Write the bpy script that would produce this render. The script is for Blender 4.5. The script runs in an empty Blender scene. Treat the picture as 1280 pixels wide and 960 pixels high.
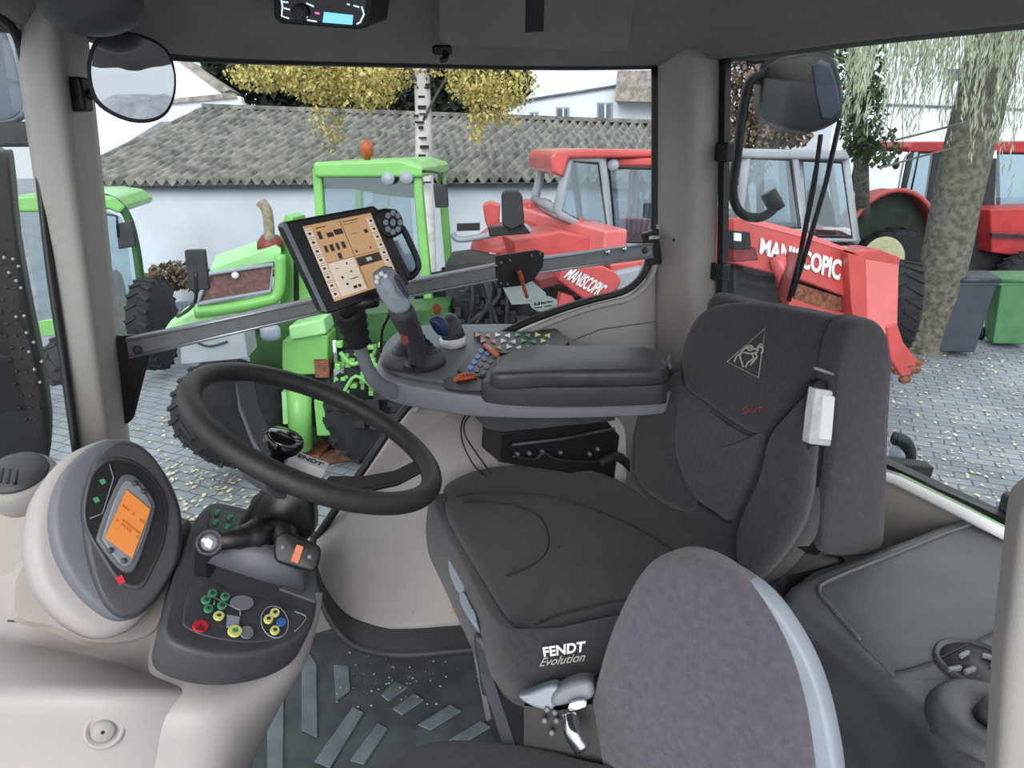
import bpy, math, random
from mathutils import Vector as V, Matrix
random.seed(7)
SC = bpy.context.scene; COL = SC.collection
# ------------------------------------------------------------------ camera
F = 900.0; PITCH = math.radians(18.5); H = 1.25; GZ = -1.45
FW = V((0, math.cos(PITCH), -math.sin(PITCH))); UP = V((0, math.sin(PITCH), math.cos(PITCH))); EYE = V((0, 0, H))
cam = bpy.data.objects.new('camera', bpy.data.cameras.new('camera')); COL.objects.link(cam)
cam.location = EYE; cam.rotation_euler = (math.pi/2 - PITCH, 0, 0)
cam.data.sensor_width = 36; cam.data.lens = F/1280*36; cam.data.clip_start = .02; cam.data.clip_end = 500
SC.camera = cam
def ray(px, py): return FW + V((1, 0, 0))*((px-640)/F) + UP*((480-py)/F)
def P(px, py, y):
    d = ray(px, py); return EYE + d*(y/d.y)
def PZ(px, py, z):
    d = ray(px, py); return EYE + d*((z-H)/d.z)
class Plane:
    def __init__(s, p, n):
        s.p = V(p); s.n = V(n).normalized()
        if (EYE-s.p).dot(s.n) < 0: s.n = -s.n
    def hit(s, px, py):
        d = ray(px, py); return EYE + d*((s.p-EYE).dot(s.n)/d.dot(s.n))
    def off(s, h): return Plane(s.p+s.n*h, s.n)
def VP(px, y, yaw=0, py=300):      # upright plane through a point, turned by yaw
    a = math.radians(yaw); q = P(px, py, y); return Plane(q, (math.sin(a), -math.cos(a), 0))
def P3(a, b, c): a, b, c = V(a), V(b), V(c); return Plane(a, (b-a).cross(c-a))
# ------------------------------------------------------------------ materials
def lin(c): 
    c = c/255; return c/12.92 if c <= .04045 else ((c+.055)/1.055)**2.4
def col(r, g, b): return (lin(r), lin(g), lin(b), 1)
def mat(name, c, rough=.6, metal=0, noise=0, scale=20, bump=0, bscale=300, c2=None, emit=0, coat=0, sheen=0):
    m = bpy.data.materials.new(name); m.use_nodes = True; nt = m.node_tree; N = nt.nodes; L = nt.links
    b = N['Principled BSDF']; b.inputs['Base Color'].default_value = col(*c)
    b.inputs['Roughness'].default_value = rough; b.inputs['Metallic'].default_value = metal
    if coat: b.inputs['Coat Weight'].default_value = coat
    if sheen: b.inputs['Sheen Weight'].default_value = sheen
    tc = N.new('ShaderNodeTexCoord')
    if noise or c2:
        n = N.new('ShaderNodeTexNoise'); n.inputs['Scale'].default_value = scale; n.inputs['Detail'].default_value = 6
        L.new(tc.outputs['Object'], n.inputs['Vector'])
        r = N.new('ShaderNodeValToRGB'); r.color_ramp.elements[0].position = .35; r.color_ramp.elements[1].position = .65
        c2 = c2 or tuple(max(0, x*(1-noise)) for x in c)
        r.color_ramp.elements[0].color = col(*c2); r.color_ramp.elements[1].color = col(*c)
        L.new(n.outputs['Fac'], r.inputs['Fac']); L.new(r.outputs['Color'], b.inputs['Base Color'])
    if bump:
        n2 = N.new('ShaderNodeTexNoise'); n2.inputs['Scale'].default_value = bscale
        L.new(tc.outputs['Object'], n2.inputs['Vector'])
        bp = N.new('ShaderNodeBump'); bp.inputs['Strength'].default_value = bump; bp.inputs['Distance'].default_value = .002
        L.new(n2.outputs['Fac'], bp.inputs['Height']); L.new(bp.outputs['Normal'], b.inputs['Normal'])
    if emit:
        b.inputs['Emission Color'].default_value = col(*c); b.inputs['Emission Strength'].default_value = emit
    return m
def glass(name, tint, refl=.06, gloss=.0):
    m = bpy.data.materials.new(name); m.use_nodes = True; nt = m.node_tree; N = nt.nodes; L = nt.links; N.clear()
    o = N.new('ShaderNodeOutputMaterial'); t = N.new('ShaderNodeBsdfTransparent'); g = N.new('ShaderNodeBsdfGlossy')
    t.inputs['Color'].default_value = tint; g.inputs['Roughness'].default_value = gloss
    f = N.new('ShaderNodeFresnel'); f.inputs['IOR'].default_value = 1.45
    mx = N.new('ShaderNodeMixShader'); mm = N.new('ShaderNodeMath'); mm.operation = 'MULTIPLY_ADD'
    mm.inputs[1].default_value = .08; mm.inputs[2].default_value = refl; mm.use_clamp = True
    L.new(f.outputs[0], mm.inputs[0]); L.new(mm.outputs[0], mx.inputs[0])
    L.new(t.outputs[0], mx.inputs[1]); L.new(g.outputs[0], mx.inputs[2]); L.new(mx.outputs[0], o.inputs[0]); return m
M = {}
def dm(k, *a, **kw): M[k] = mat(k, *a, **kw)
dm('beige', (170, 163, 161), .5, noise=.03, scale=6, bump=.12, bscale=500)
dm('pillar_beige', (162, 155, 150), .6, noise=.05, scale=6, bump=.15, bscale=500)
dm('header', (126, 122, 116), .75, noise=.06, scale=8, bump=.2, bscale=400)
dm('grey', (90, 93, 100), .5, noise=.06, scale=12, bump=.2, bscale=600)
dm('dgrey', (68, 69, 74), .5, noise=.1, scale=15, bump=.25, bscale=600)
dm('pod_grey', (104, 108, 116), .5, noise=.05, scale=12, bump=.1, bscale=600)
dm('mgrey', (126, 130, 137), .5, noise=.05, scale=12, bump=.1, bscale=600)
dm('lgrey', (150, 158, 170), .45, noise=.05)
dm('console', (84, 87, 90), .42, noise=.12, scale=8, bump=.3, bscale=500)
dm('black', (24, 24, 27), .45, noise=.2, scale=30)
dm('gloss_black', (14, 14, 17), .15, coat=.6)
dm('rubber', (30, 30, 32), .7, noise=.2, scale=20, bump=.3, bscale=120)
dm('wheel_grip', (44, 41, 42), .5, noise=.15, scale=60, bump=.35, bscale=700)
dm('fabric', (70, 69, 78), .95, noise=.16, scale=120, bump=.6, bscale=900, sheen=.25)
dm('fabric_dark', (59, 57, 64), .95, noise=.16, scale=120, bump=.6, bscale=900, sheen=.2)
dm('fabric_light', (92, 88, 98), .95, noise=.14, scale=90, bump=.6, bscale=900, sheen=.3)
dm('piping', (44, 42, 46), .7)
dm('vinyl', (66, 68, 73), .38, noise=.15, scale=30, bump=.2, bscale=400)
dm('alu', (176, 180, 184), .35, metal=.7, noise=.08, scale=40)
dm('alu_dark', (128, 131, 136), .5, metal=.0, noise=.08, scale=40)
dm('chrome', (205, 208, 212), .15, metal=1)
dm('clear_white', (200, 204, 206), .2, noise=.1, scale=60, coat=.5)
dm('mat_floor', (96, 104, 108), .65, noise=.2, scale=14, bump=.4, bscale=250)
dm('mat_rib', (136, 148, 155), .6, noise=.15, scale=20)
dm('lcd', (196, 120, 58), .3, emit=.3)
dm('lcd_dark', (170, 92, 40), .3, emit=.3)
dm('screen', (190, 150, 105), .25, emit=.35)
dm('screen_pale', (205, 190, 175), .25, emit=.4)
dm('screen_dark', (60, 40, 30), .3)
dm('white', (226, 228, 230), .5)
dm('silver_thread', (170, 168, 160), .6)
dm('red_thread', (150, 55, 75), .7)
dm('orange', (216, 120, 80), .45, noise=.1)
dm('rust_orange', (178, 84, 42), .5, noise=.2)
dm('blue', (60, 110, 190), .4)
dm('navy', (30, 48, 92), .4)
dm('green_icon', (70, 150, 105), .4)
dm('yellow_icon', (225, 228, 130), .4)
dm('yellow', (200, 160, 50), .5)
dm('red_icon', (205, 40, 60), .35)
dm('radio_blue', (110, 180, 235), .3, emit=1.2)
dm('radio_white', (200, 235, 240), .3, emit=1.0)
dm('radio_pink', (240, 110, 190), .3, emit=1.0)
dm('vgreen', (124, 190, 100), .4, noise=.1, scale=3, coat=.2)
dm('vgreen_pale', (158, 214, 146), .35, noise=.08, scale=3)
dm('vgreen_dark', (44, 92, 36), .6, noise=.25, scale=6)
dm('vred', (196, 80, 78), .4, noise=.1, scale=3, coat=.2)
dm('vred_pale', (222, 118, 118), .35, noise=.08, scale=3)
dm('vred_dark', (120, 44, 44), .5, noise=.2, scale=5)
dm('tred', (176, 48, 52), .45, noise=.15, scale=4)
dm('vgrey', (150, 156, 164), .5, noise=.08, scale=4)
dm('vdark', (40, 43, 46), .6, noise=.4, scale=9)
dm('brown_mesh', (126, 88, 84), .6, noise=.25, scale=30)
dm('rust', (140, 88, 66), .8, noise=.4, scale=20)
dm('panel_green', (66, 84, 76), .4)
dm('lamp_side', (52, 58, 76), .3)
dm('lamp_black', (12, 12, 14), .5)
dm('guard_dark', (48, 62, 48), .7, noise=.3, scale=5)
dm('cream', (206, 200, 160), .6, noise=.1)
dm('pipe', (150, 140, 118), .6, noise=.2, scale=30)
dm('tyre', (38, 40, 44), .85, noise=.3, scale=8, bump=.5, bscale=60)
dm('bin_dark', (58, 64, 74), .5, noise=.12, scale=5)
dm('bin_green', (78, 128, 84), .5, noise=.12, scale=5)
dm('plaster', (200, 206, 216), .9, noise=.05, scale=1.5)
dm('plaster_white', (228, 232, 240), .9, noise=.04, scale=1.2)
dm('window_dark', (86, 96, 110), .25)
dm('bark', (112, 108, 98), .95, c2=(70, 70, 62), scale=14, bump=1, bscale=30)
dm('birch', (226, 222, 220), .8, noise=.1, scale=8)
dm('birch_mark', (40, 38, 38), .9)
dm('leaf_yellow', (208, 190, 118), .7, c2=(160, 150, 84), scale=3)
dm('leaf_green', (92, 112, 70), .8, c2=(60, 80, 50), scale=2)
dm('leaf_willow', (176, 184, 158), .8, c2=(132, 142, 116), scale=3)
dm('leaf_dark', (50, 62, 46), .9, c2=(30, 40, 30), scale=3)
dm('leaf_brown', (136, 114, 98), .9, c2=(100, 84, 66), scale=4)
dm('leaf_fallen', (222, 216, 196), .8, c2=(196, 184, 140), scale=2)
dm('wood', (120, 84, 64), .8, noise=.3, scale=12)
M['glass'] = glass('clear_pane', (.93, .96, .96, 1), .0)
M['vglass'] = glass('vehicle_pane', (.80, .88, .91, 1), .2)
M['mirror_glass'] = mat('mirror_glass', (215, 220, 225), .03, metal=1)
def roof_mat():
    m = mat('corrugated_roof', (140, 138, 130), .9, c2=(86, 86, 82), scale=4, bump=.8, bscale=60); return m
M['roof'] = roof_mat()
dm('roof_far', (170, 160, 150), .9, c2=(120, 112, 106), scale=6)
def paver():
    m = bpy.data.materials.new('paving'); m.use_nodes = True; nt = m.node_tree; N = nt.nodes; L = nt.links; b = N['Principled BSDF']
    tc = N.new('ShaderNodeTexCoord'); mp = N.new('ShaderNodeMapping'); mp.inputs['Rotation'].default_value = (0, 0, math.radians(24))
    L.new(tc.outputs['Object'], mp.inputs['Vector'])
    nz = N.new('ShaderNodeTexNoise'); nz.inputs['Scale'].default_value = 5
    vm = N.new('ShaderNodeVectorMath'); vm.operation = 'MULTIPLY_ADD'; vm.inputs[1].default_value = (.03, .03, 0)
    L.new(mp.outputs[0], nz.inputs['Vector']); L.new(nz.outputs['Color'], vm.inputs[0]); L.new(mp.outputs[0], vm.inputs[2])
    bk = N.new('ShaderNodeTexBrick'); bk.inputs['Scale'].default_value = 1
    bk.inputs['Brick Width'].default_value = .24; bk.inputs['Row Height'].default_value = .13; bk.inputs['Mortar Size'].default_value = .009
    bk.inputs['Mortar Smooth'].default_value = .4
    bk.inputs['Color1'].default_value = col(150, 154, 161); bk.inputs['Color2'].default_value = col(136, 141, 148); bk.inputs['Mortar'].default_value = col(98, 101, 107)
    L.new(vm.outputs[0], bk.inputs['Vector'])
    n = N.new('ShaderNodeTexNoise'); n.inputs['Scale'].default_value = .7; n.inputs['Detail'].default_value = 8
    L.new(tc.outputs['Object'], n.inputs['Vector'])
    r = N.new('ShaderNodeValToRGB'); r.color_ramp.elements[0].position = .35; r.color_ramp.elements[0].color = (.62, .62, .63, 1); r.color_ramp.elements[1].color = (1.05, 1.05, 1.05, 1); r.color_ramp.elements[1].position = .6
    L.new(n.outputs['Fac'], r.inputs['Fac'])
    mx = N.new('ShaderNodeMix'); mx.data_type = 'RGBA'; mx.blend_type = 'MULTIPLY'; mx.inputs[0].default_value = 1
    L.new(bk.outputs['Color'], mx.inputs[6]); L.new(r.outputs['Color'], mx.inputs[7]); L.new(mx.outputs[2], b.inputs['Base Color'])
    bp = N.new('ShaderNodeBump'); bp.inputs['Strength'].default_value = .6; bp.inputs['Distance'].default_value = .01; bp.invert = True
    L.new(bk.outputs['Fac'], bp.inputs['Height']); L.new(bp.outputs['Normal'], b.inputs['Normal']); b.inputs['Roughness'].default_value = .7
    return m
M['paver'] = paver()
# ------------------------------------------------------------------ geometry
def cr(pts, n=5, closed=True):      # Catmull-Rom through points
    pts = [V(p) for p in pts]; out = []; k = len(pts)
    rng = range(k) if closed else range(k-1)
    for i in rng:
        g = (lambda j: pts[j % k]) if closed else (lambda j: pts[min(max(j, 0), k-1)])
        a, b, c, d = g(i-1), g(i), g(i+1), g(i+2)
        for t in range(n):
            t /= n
            out.append(.5*((2*b)+(c-a)*t+(2*a-5*b+4*c-d)*t*t+(3*b-a-3*c+d)*t**3))
    if not closed: out.append(pts[-1])
    return out
class MB:
    def __init__(s): s.v = []; s.f = []; s.smooth = []
    def add(s, vs, fs, sm=False):
        o = len(s.v); s.v += [V(x) for x in vs]; s.f += [tuple(i+o for i in f) for f in fs]; s.smooth += [sm]*len(fs); return s
    def prism(s, pts, n, th, inset=0):       # pts = world outline, front; n = unit towards viewer
        k = len(pts); n = V(n); c = sum(pts, V())/k
        back = [p-n*th for p in pts]
        if inset:
            e = min(inset, abs(th)*.6)
            top = [p+(c-p).normalized()*inset for p in pts]; mid = [p-n*e for p in pts]
            s.add(top+mid+back, [tuple(range(k))]+[(i, (i+1) % k, k+(i+1) % k, k+i) for i in range(k)]+[(k+i, k+(i+1) % k, 2*k+(i+1) % k, 2*k+i) for i in range(k)]+[tuple(range(3*k-1, 2*k-1, -1))])
        else:
            s.add(list(pts)+back, [tuple(range(k)), tuple(range(2*k-1, k-1, -1))]+[(i, (i+1) % k, k+(i+1) % k, k+i) for i in range(k)])
        return s
    def pillow(s, pts, n, th, rnd, dome=0, rb=0):
        k = len(pts); n = V(n); c = sum(pts, V())/k; rings = []
        ins = lambda p, d: p+(c-p).normalized()*min(d, (c-p).length*.8)
        rings.append([ins(p, rb)-n*th for p in pts])
        if rb: rings.append([p-n*(th-rb) for p in pts])
        for j in range(0, 6):
            a = j/5*math.pi/2; rings.append([ins(p, rnd*(1-math.cos(a)))-n*(rnd-rnd*math.sin(a)) for p in pts])
        base = rings[-1]
        for t in (.2, .4, .6, .8, .93):
            rings.append([p.lerp(c, t)+n*(dome*(1-(1-t)**2)) for p in base])
        vs = [p for r in rings for p in r]+[c+n*dome]
        fs = [(j*k+i, j*k+(i+1) % k, (j+1)*k+(i+1) % k, (j+1)*k+i) for j in range(len(rings)-1) for i in range(k)]
        m = (len(rings)-1)*k; fs += [(m+i, m+(i+1) % k, len(vs)-1) for i in range(k)]; fs.append(tuple(range(k-1, -1, -1)))
        s.add(vs, fs, True); return s
    def tube(s, pts, r, seg=10, closed=False, flat=1.0):
        pts = [V(p) for p in pts]; k = len(pts); rs = r if isinstance(r, (list, tuple)) else [r]*k
        vs = []; prev = None
        for i, p in enumerate(pts):
            if closed: t = (pts[(i+1) % k]-pts[i-1]).normalized()
            else: t = (pts[min(i+1, k-1)]-pts[max(i-1, 0)]).normalized()
            if prev is None:
                a = t.cross(V((0, 0, 1)))
                if a.length < .1: a = t.cross(V((1, 0, 0)))
            else: a = prev-t*prev.dot(t)
            a.normalize(); prev = a; b = t.cross(a)
            for j in range(seg):
                w = 2*math.pi*j/seg; vs.append(p+(a*math.cos(w)+b*math.sin(w)*flat)*rs[i])
        fs = []
        for i in range(k if closed else k-1):
            n = (i+1) % k
            for j in range(seg): fs.append((i*seg+j, i*seg+(j+1) % seg, n*seg+(j+1) % seg, n*seg+j))
        if not closed: fs += [tuple(range(seg-1, -1, -1)), tuple((k-1)*seg+j for j in range(seg))]
        s.add(vs, fs, True); return s
    def lathe(s, o, ax, prof, seg=32, sy=1.0):     # prof = [(r, h)]
        o = V(o); ax = V(ax).normalized(); a = ax.cross(V((0, 0, 1)))
        if a.length < .1: a = ax.cross(V((1, 0, 0)))
        a.normalize(); b = ax.cross(a); vs = []
        for r, h in prof:
            for j in range(seg):
                w = 2*math.pi*j/seg; vs.append(o+ax*h+(a*math.cos(w)+b*math.sin(w)*sy)*max(r, 1e-4))
        fs = [(i*seg+j, i*seg+(j+1) % seg, (i+1)*seg+(j+1) % seg, (i+1)*seg+j) for i in range(len(prof)-1) for j in range(seg)]
        fs += [tuple(range(seg-1, -1, -1)), tuple((len(prof)-1)*seg+j for j in range(seg))]
        s.add(vs, fs, True); return s
    def box(s, c, size, ax=None, tp=1.0):       # ax = three unit axes
        c = V(c); X, Y, Z = ax or (V((1, 0, 0)), V((0, 1, 0)), V((0, 0, 1))); a, b, h = [q/2 for q in size]
        vs = [c+X*(i*a*(tp if k < 0 else 1))+Y*(j*b*(tp if k < 0 else 1))+Z*k*h for k in (-1, 1) for j in (-1, 1) for i in (-1, 1)]
        s.add(vs, [(0, 2, 3, 1), (4, 5, 7, 6), (0, 1, 5, 4), (2, 6, 7, 3), (0, 4, 6, 2), (1, 3, 7, 5)]); return s
    def bar(s, a, b, w, h, upv=(0, 0, 1)):
        a, b = V(a), V(b); t = (b-a).normalized(); sd = t.cross(V(upv)).normalized(); u = sd.cross(t)
        return s.box((a+b)/2, ((b-a).length, w, h), (t, sd, u))
    def grid(s, rows, n=0):
        k = len(rows[0]); m = len(rows)
        s.add([p for r in rows for p in r], [(i*k+j, i*k+j+1, (i+1)*k+j+1, (i+1)*k+j) for i in range(m-1) for j in range(k-1)], True); return s
    def ball(s, c, r, sx=(1, 1, 1), seg=16):
        c = V(c); vs = []; m = seg//2
        for i in range(m+1):
            a = math.pi*i/m
            for j in range(seg):
                w = 2*math.pi*j/seg; vs.append(c+V((math.sin(a)*math.cos(w)*sx[0], math.sin(a)*math.sin(w)*sx[1], math.cos(a)*sx[2]))*r)
        s.add(vs, [(i*seg+j, i*seg+(j+1) % seg, (i+1)*seg+(j+1) % seg, (i+1)*seg+j) for i in range(m) for j in range(seg)], True); return s
    def build(s, name, m, parent=None, bev=0, sub=0, sol=0, label=None):
        me = bpy.data.meshes.new(name); me.from_pydata([tuple(v) for v in s.v], [], s.f); me.update()
        me.polygons.foreach_set('use_smooth', [bool(x) or bev > 0 for x in s.smooth])
        ms = m if isinstance(m, str) else m[0]; me.materials.append(M[ms])
        o = bpy.data.objects.new(name, me); COL.objects.link(o)
        import bmesh
        bm = bmesh.new(); bm.from_mesh(me); bmesh.ops.remove_doubles(bm, verts=bm.verts, dist=1e-6)
        if not sol: bmesh.ops.recalc_face_normals(bm, faces=bm.faces)
        bm.to_mesh(me); bm.free()
        if sub: q = o.modifiers.new('s', 'SUBSURF'); q.levels = q.render_levels = sub
        if sol: q = o.modifiers.new('t', 'SOLIDIFY'); q.thickness = sol; q.offset = -1
        if bev:
            q = o.modifiers.new('b', 'BEVEL'); q.width = bev; q.segments = 2; q.limit_method = 'ANGLE'; q.angle_limit = math.radians(35); q.harden_normals = True
        if parent is not None:
            o.parent = parent
            if parent.type == 'EMPTY': o.matrix_parent_inverse = Matrix.Translation(-parent.location)
        if label: o['label'] = label
        return o
def thing(name, label, cat, loc, group=None):
    o = bpy.data.objects.new(name, None); COL.objects.link(o); o.location = V(loc); o['label'] = label; o['category'] = cat
    if group: o['group'] = group
    return o
def tag(o, label, cat, group=None, kind=None):
    o['label'] = label; o['category'] = cat
    if group: o['group'] = group
    if kind: o['kind'] = kind
    return o
def struct(o, label=None):
    o['kind'] = 'structure'
    if label: o['label'] = label
    return o
def H_(pl, pts, smooth=0):
    w = [pl.hit(*p) for p in pts]; return cr(w, smooth) if smooth else w
def pr(pl, pts, th, off=0, smooth=0, inset=0):      # prism traced on a plane that has its own place and thickness
    q = pl.off(off) if off else pl
    return MB().prism(H_(q, pts, smooth), q.n, th, inset)
def pt(name, m, par, pl, pts, th, off=0, smooth=0, bev=0, inset=0):
    return pr(pl, pts, th, off, smooth, inset).build(name, m, par, bev=bev)
def pil(name, m, par, pl, pts, th, rnd, dome=0, smooth=5, rb=0):
    return MB().pillow(H_(pl, pts, smooth), pl.n, th, rnd, dome, rb).build(name, m, par)
def line(name, m, par, pl, pts, r, off=0, smooth=4, closed=False):
    q = pl.off(off); w = [q.hit(*p) for p in pts]; w = cr(w, smooth, closed) if smooth else w
    return MB().tube(w, r, 8, closed).build(name, m, par)
class Quad:
    def __init__(s, pl, c, off=0):
        s.c = [pl.hit(*p) for p in c]; s.n = pl.n; s.o = off
    def at(s, u, v, h=0):      # u to the right, v downwards
        a, b, c, d = s.c; return a*(1-u)*(1-v)+b*u*(1-v)+c*u*v+d*(1-u)*v+s.n*(h+s.o)
    def rect(s, mb, u0, v0, u1, v1, h, th=None):
        mb.prism([s.at(u0, v0, h), s.at(u1, v0, h), s.at(u1, v1, h), s.at(u0, v1, h)], s.n, h if th is None else th); return mb
    def disc(s, mb, u, v, ru, rv, h, th=None, k=18):
        mb.prism([s.at(u+ru*math.cos(2*math.pi*i/k), v+rv*math.sin(2*math.pi*i/k), h) for i in range(k)], s.n, h if th is None else th); return mb
def text(name, m, par, q, s_, h=.0015, shear=0, th=None):
    cu = bpy.data.curves.new('t', 'FONT'); cu.body = s_; cu.extrude = .02; cu.shear = shear; cu.resolution_u = 3
    if th: cu.offset = th
    o = bpy.data.objects.new('t', cu); COL.objects.link(o)
    me = bpy.data.meshes.new_from_object(o); bpy.data.objects.remove(o)
    xs = [v.co.x for v in me.vertices]; ys = [v.co.y for v in me.vertices]; x0, x1, y0, y1 = min(xs), max(xs), min(ys), max(ys)
    for v in me.vertices:
        v.co = q.at((v.co.x-x0)/(x1-x0), 1-(v.co.y-y0)/(y1-y0), h if v.co.z > 0 else 0)
    me.name = name; me.materials.clear(); me.materials.append(M[m]); ob = bpy.data.objects.new(name, me); COL.objects.link(ob)
    if par is not None:
        ob.parent = par
        if par.type == 'EMPTY': ob.matrix_parent_inverse = Matrix.Translation(-par.location)
    return ob
def wheel(par, c, axis, R, w, rim='cream', rr=.5, lugs=22):
    ax = V(axis).normalized(); c = V(c)
    mb = MB(); mb.lathe(c-ax*w/2, ax, [(R*rr, .0), (R*.86, 0), (R*.96, w*.1), (R*.96, w*.9), (R*.86, w), (R*rr, w)], 36)
    a = ax.cross(V((0, 0, 1))).normalized(); b = ax.cross(a)
    for i in range(lugs):
        t = 2*math.pi*i/lugs; d = a*math.cos(t)+b*math.sin(t); tg = ax.cross(d)
        for sgn in (-1, 1):
            x = (ax*sgn+tg*.6).normalized(); mb.box(c+d*R*.94+ax*sgn*w*.24+tg*(.04*R*sgn), (w*.5, R*.08, R*.1), (x, d.cross(x), d))
    t = mb.build('tyre', 'tyre', par)
    MB().lathe(c-ax*w*.3, ax, [(.01, w*.1), (R*rr*.4, w*.1), (R*rr*.5, w*.2), (R*rr, w*.02), (R*rr*1.03, 0), (R*rr*1.03, w*.6), (R*rr, w*.62), (R*rr*.5, w*.4), (.01, w*.4)], 30).build('rim', rim, par)
    return t
# ================================================================== THE CAB
Fv = V((-.891, -.454, 0)); Rv = V((-.454, .891, 0)); Lv = -Rv; Bk = -Fv; Z = V((0, 0, 1))
K = P(862, 300, 2.15); SIDE = Plane(K, Lv); REAR = Plane(K, Fv)
a_ = P(100, 300, 1.45); b_ = P(0, 300, 1.12); WS = Plane(a_, (b_-a_).cross(Z))
# --- shell
me = MB(); fl = [SIDE.hit(300, 640), SIDE.hit(860, 640), REAR.hit(1500, 700), V((1.2, .2, 0)), V((.7, .02, 0)), V((-.75, .02, 0)), V((-1.0, .7, 0)), WS.hit(60, 600)]
fl = [V((p.x, p.y, 0)) for p in fl]
struct(me.prism(fl, Z, .06).build('floor', 'mat_floor'))
hdr = [(-40, -8), (0, 16), (22, 34), (60, 30), (90, 40), (130, 40), (170, 56), (215, 66), (330, 71), (450, 74), (560, 77), (700, 80), (820, 79), (862, 76)]
E_ = []
for i, (x, y) in enumerate(hdr): E_.append((WS if x < 80 else SIDE).hit(x, y))
for x, y in [(905, 70), (960, 64), (1040, 52), (1160, 38), (1280, 25), (1420, 6)]: E_.append(REAR.hit(x, y))
E_ += [V((1.25, .3, 1.44)), V((1.0, .12, 1.44)), V((.3, .02, 1.44)), V((-.35, .02, 1.44)), V((-.75, .25, 1.44)), V((-.85, .6, 1.44))]
cc = V((.1, .95, 1.62)); rows = []
for t, dz in ((0, 0), (.02, -.012), (.05, .0), (.12, .05), (.28, .12), (.5, .165), (.75, .17), (.99, .17)):
    rows.append([V((p.x+(cc.x-p.x)*t, p.y+(cc.y-p.y)*t, p.z*(1-t)+1.44*t+dz)) for p in E_+[E_[0]]])
struct(MB().grid(rows).build('ceiling', 'header', sub=2, sol=.015))
# roof skin above the lining
rows2 = [[V((p.x+(cc.x-p.x)*t, p.y+(cc.y-p.y)*t, p.z*(1-t)+1.44*t+dz)) for p in E_+[E_[0]]] for t, dz in ((-.05, -.01), (-.06, .1), (.02, .22), (.5, .26), (.99, .26))]
struct(MB().grid(rows2).build('trim_7', 'header', sub=1, sol=.01), 'roof skin of the cab')
# window header seal
tb = MB(); tb.tube(cr([p+Lv*.004-Z*.006 for p in E_[4:14]], 4, False), .009, 8)
struct(tb.build('trim_1', 'black'), 'black rubber seal along the top of the side window')
tb = MB(); tb.tube(cr([WS.off(.004).hit(*p) for p in [(-40, -6), (0, 22), (14, 34), (26, 60), (40, 130), (48, 200), (62, 330), (78, 440), (97, 575)]], 4, False), .008, 8)
struct(tb.build('trim_2', 'black'), 'black rubber seal beside the front pillar')
# front pillar: two faces meeting on a rounded ridge
ap = MB(); rowsA = []
for y in (-6, 60, 150, 250, 350, 450, 560, 700, 860):
    lx = 22+ (y-30)*.139 if y > 30 else 20; rx = 113+(y-140)*.105; mx = 78+(y-140)*.128
    l, r, m = WS.hit(lx, y), SIDE.hit(rx, y), P(mx, y, 1.28)
    rowsA.append([l, l.lerp(m, .5), m.lerp(l, .05), m, m.lerp(r, .05), m.lerp(r, .55), r])
struct(ap.grid(rowsA).build('wall_front', 'pillar_beige', sub=1, sol=.01), 'beige front pillar trim')
for x0, y0, x1, y1 in ((90, 474, 128, 473),):
    struct(MB().tube([P(91, 474, 1.37), P(112, 474.5, 1.30), P(121, 474, 1.275)], .0012, 6).build('trim_3', 'black'))
# rear right pillar
rp = MB(); rowsB = []
for y in (60, 130, 210, 290, 380, 450, 520, 700):
    cv = 0 if y < 330 else (y-330)*.02
    l, r = SIDE.hit(821, y), REAR.hit(899-(y-80)*.02, y); m = P(864-(y-80)*.01, y, 2.03)
    rowsB.append([l+Lv*.004, l.lerp(m, .4)+Lv*.016, l.lerp(m, .85)+Lv*.012, m.lerp(r, .12)+Lv*.006, m.lerp(r, .6)+Fv*.01, r+Fv*.004])
rb = struct(rp.grid(rowsB).build('wall_rear', 'pillar_beige', sub=2, sol=.01), 'beige rear corner pillar trim')
s_ = VP(870, 2.05, 27); 
for (x, y) in ((874, 341), (842, 300)):
    struct(MB().lathe(VP(x, 2.04, 0, y).hit(x, y), (0, -1, 0), [(.004, -.004), (.004, .002), (.002, .003)], 12).build('trim_4', 'dgrey', rb))
t5 = struct(MB().bar(REAR.hit(907, 60), REAR.hit(901, 470), .022, .02, Fv).build('trim_5', 'black'), 'black upright seal of the rear window')
for y_ in (190, 340): MB().box(REAR.off(.01).hit(906 if y_ < 200 else 900, y_), (.05, .03, .05), (Lv, Fv, Z)).build('hinge', 'black', t5, bev=.006)
# side wall with the curved window sill
wb = [(380, 720), (395, 688), (455, 600), (516, 512), (575, 460), (640, 420), (700, 394), (745, 380), (785, 370), (806, 352), (818, 325), (822, 300), (866, 300), (866, 900), (300, 900), (330, 760)]
w1 = struct(pt('wall_right', 'beige', None, SIDE, wb, .05, bev=.008), 'beige trim under the side window')
sil = [(640, 424), (700, 398), (745, 383), (786, 373), (810, 352), (820, 322), (823, 280)]
o = SIDE.off(.012); struct(MB().tube(cr([o.hit(*p) for p in [(516, 514), (575, 464)]+sil], 5, False), .012, 10, flat=.7).build('window_sill', 'beige', w1))
o = SIDE.off(.002); sl2 = [(388, 684), (450, 592), (511, 506), (570, 454), (636, 413), (697, 388), (743, 374), (780, 364), (802, 346), (812, 322), (818, 290), (819, 180), (819, 84)]
struct(MB().tube(cr([o.hit(*p) for p in sl2], 4, False), .011, 8).build('window_seal', 'black', w1))
struct(line('seam', 'dgrey', w1, SIDE.off(.001), [(700, 432), (750, 412), (818, 402), (846, 446)], .0014, smooth=0))
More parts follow.
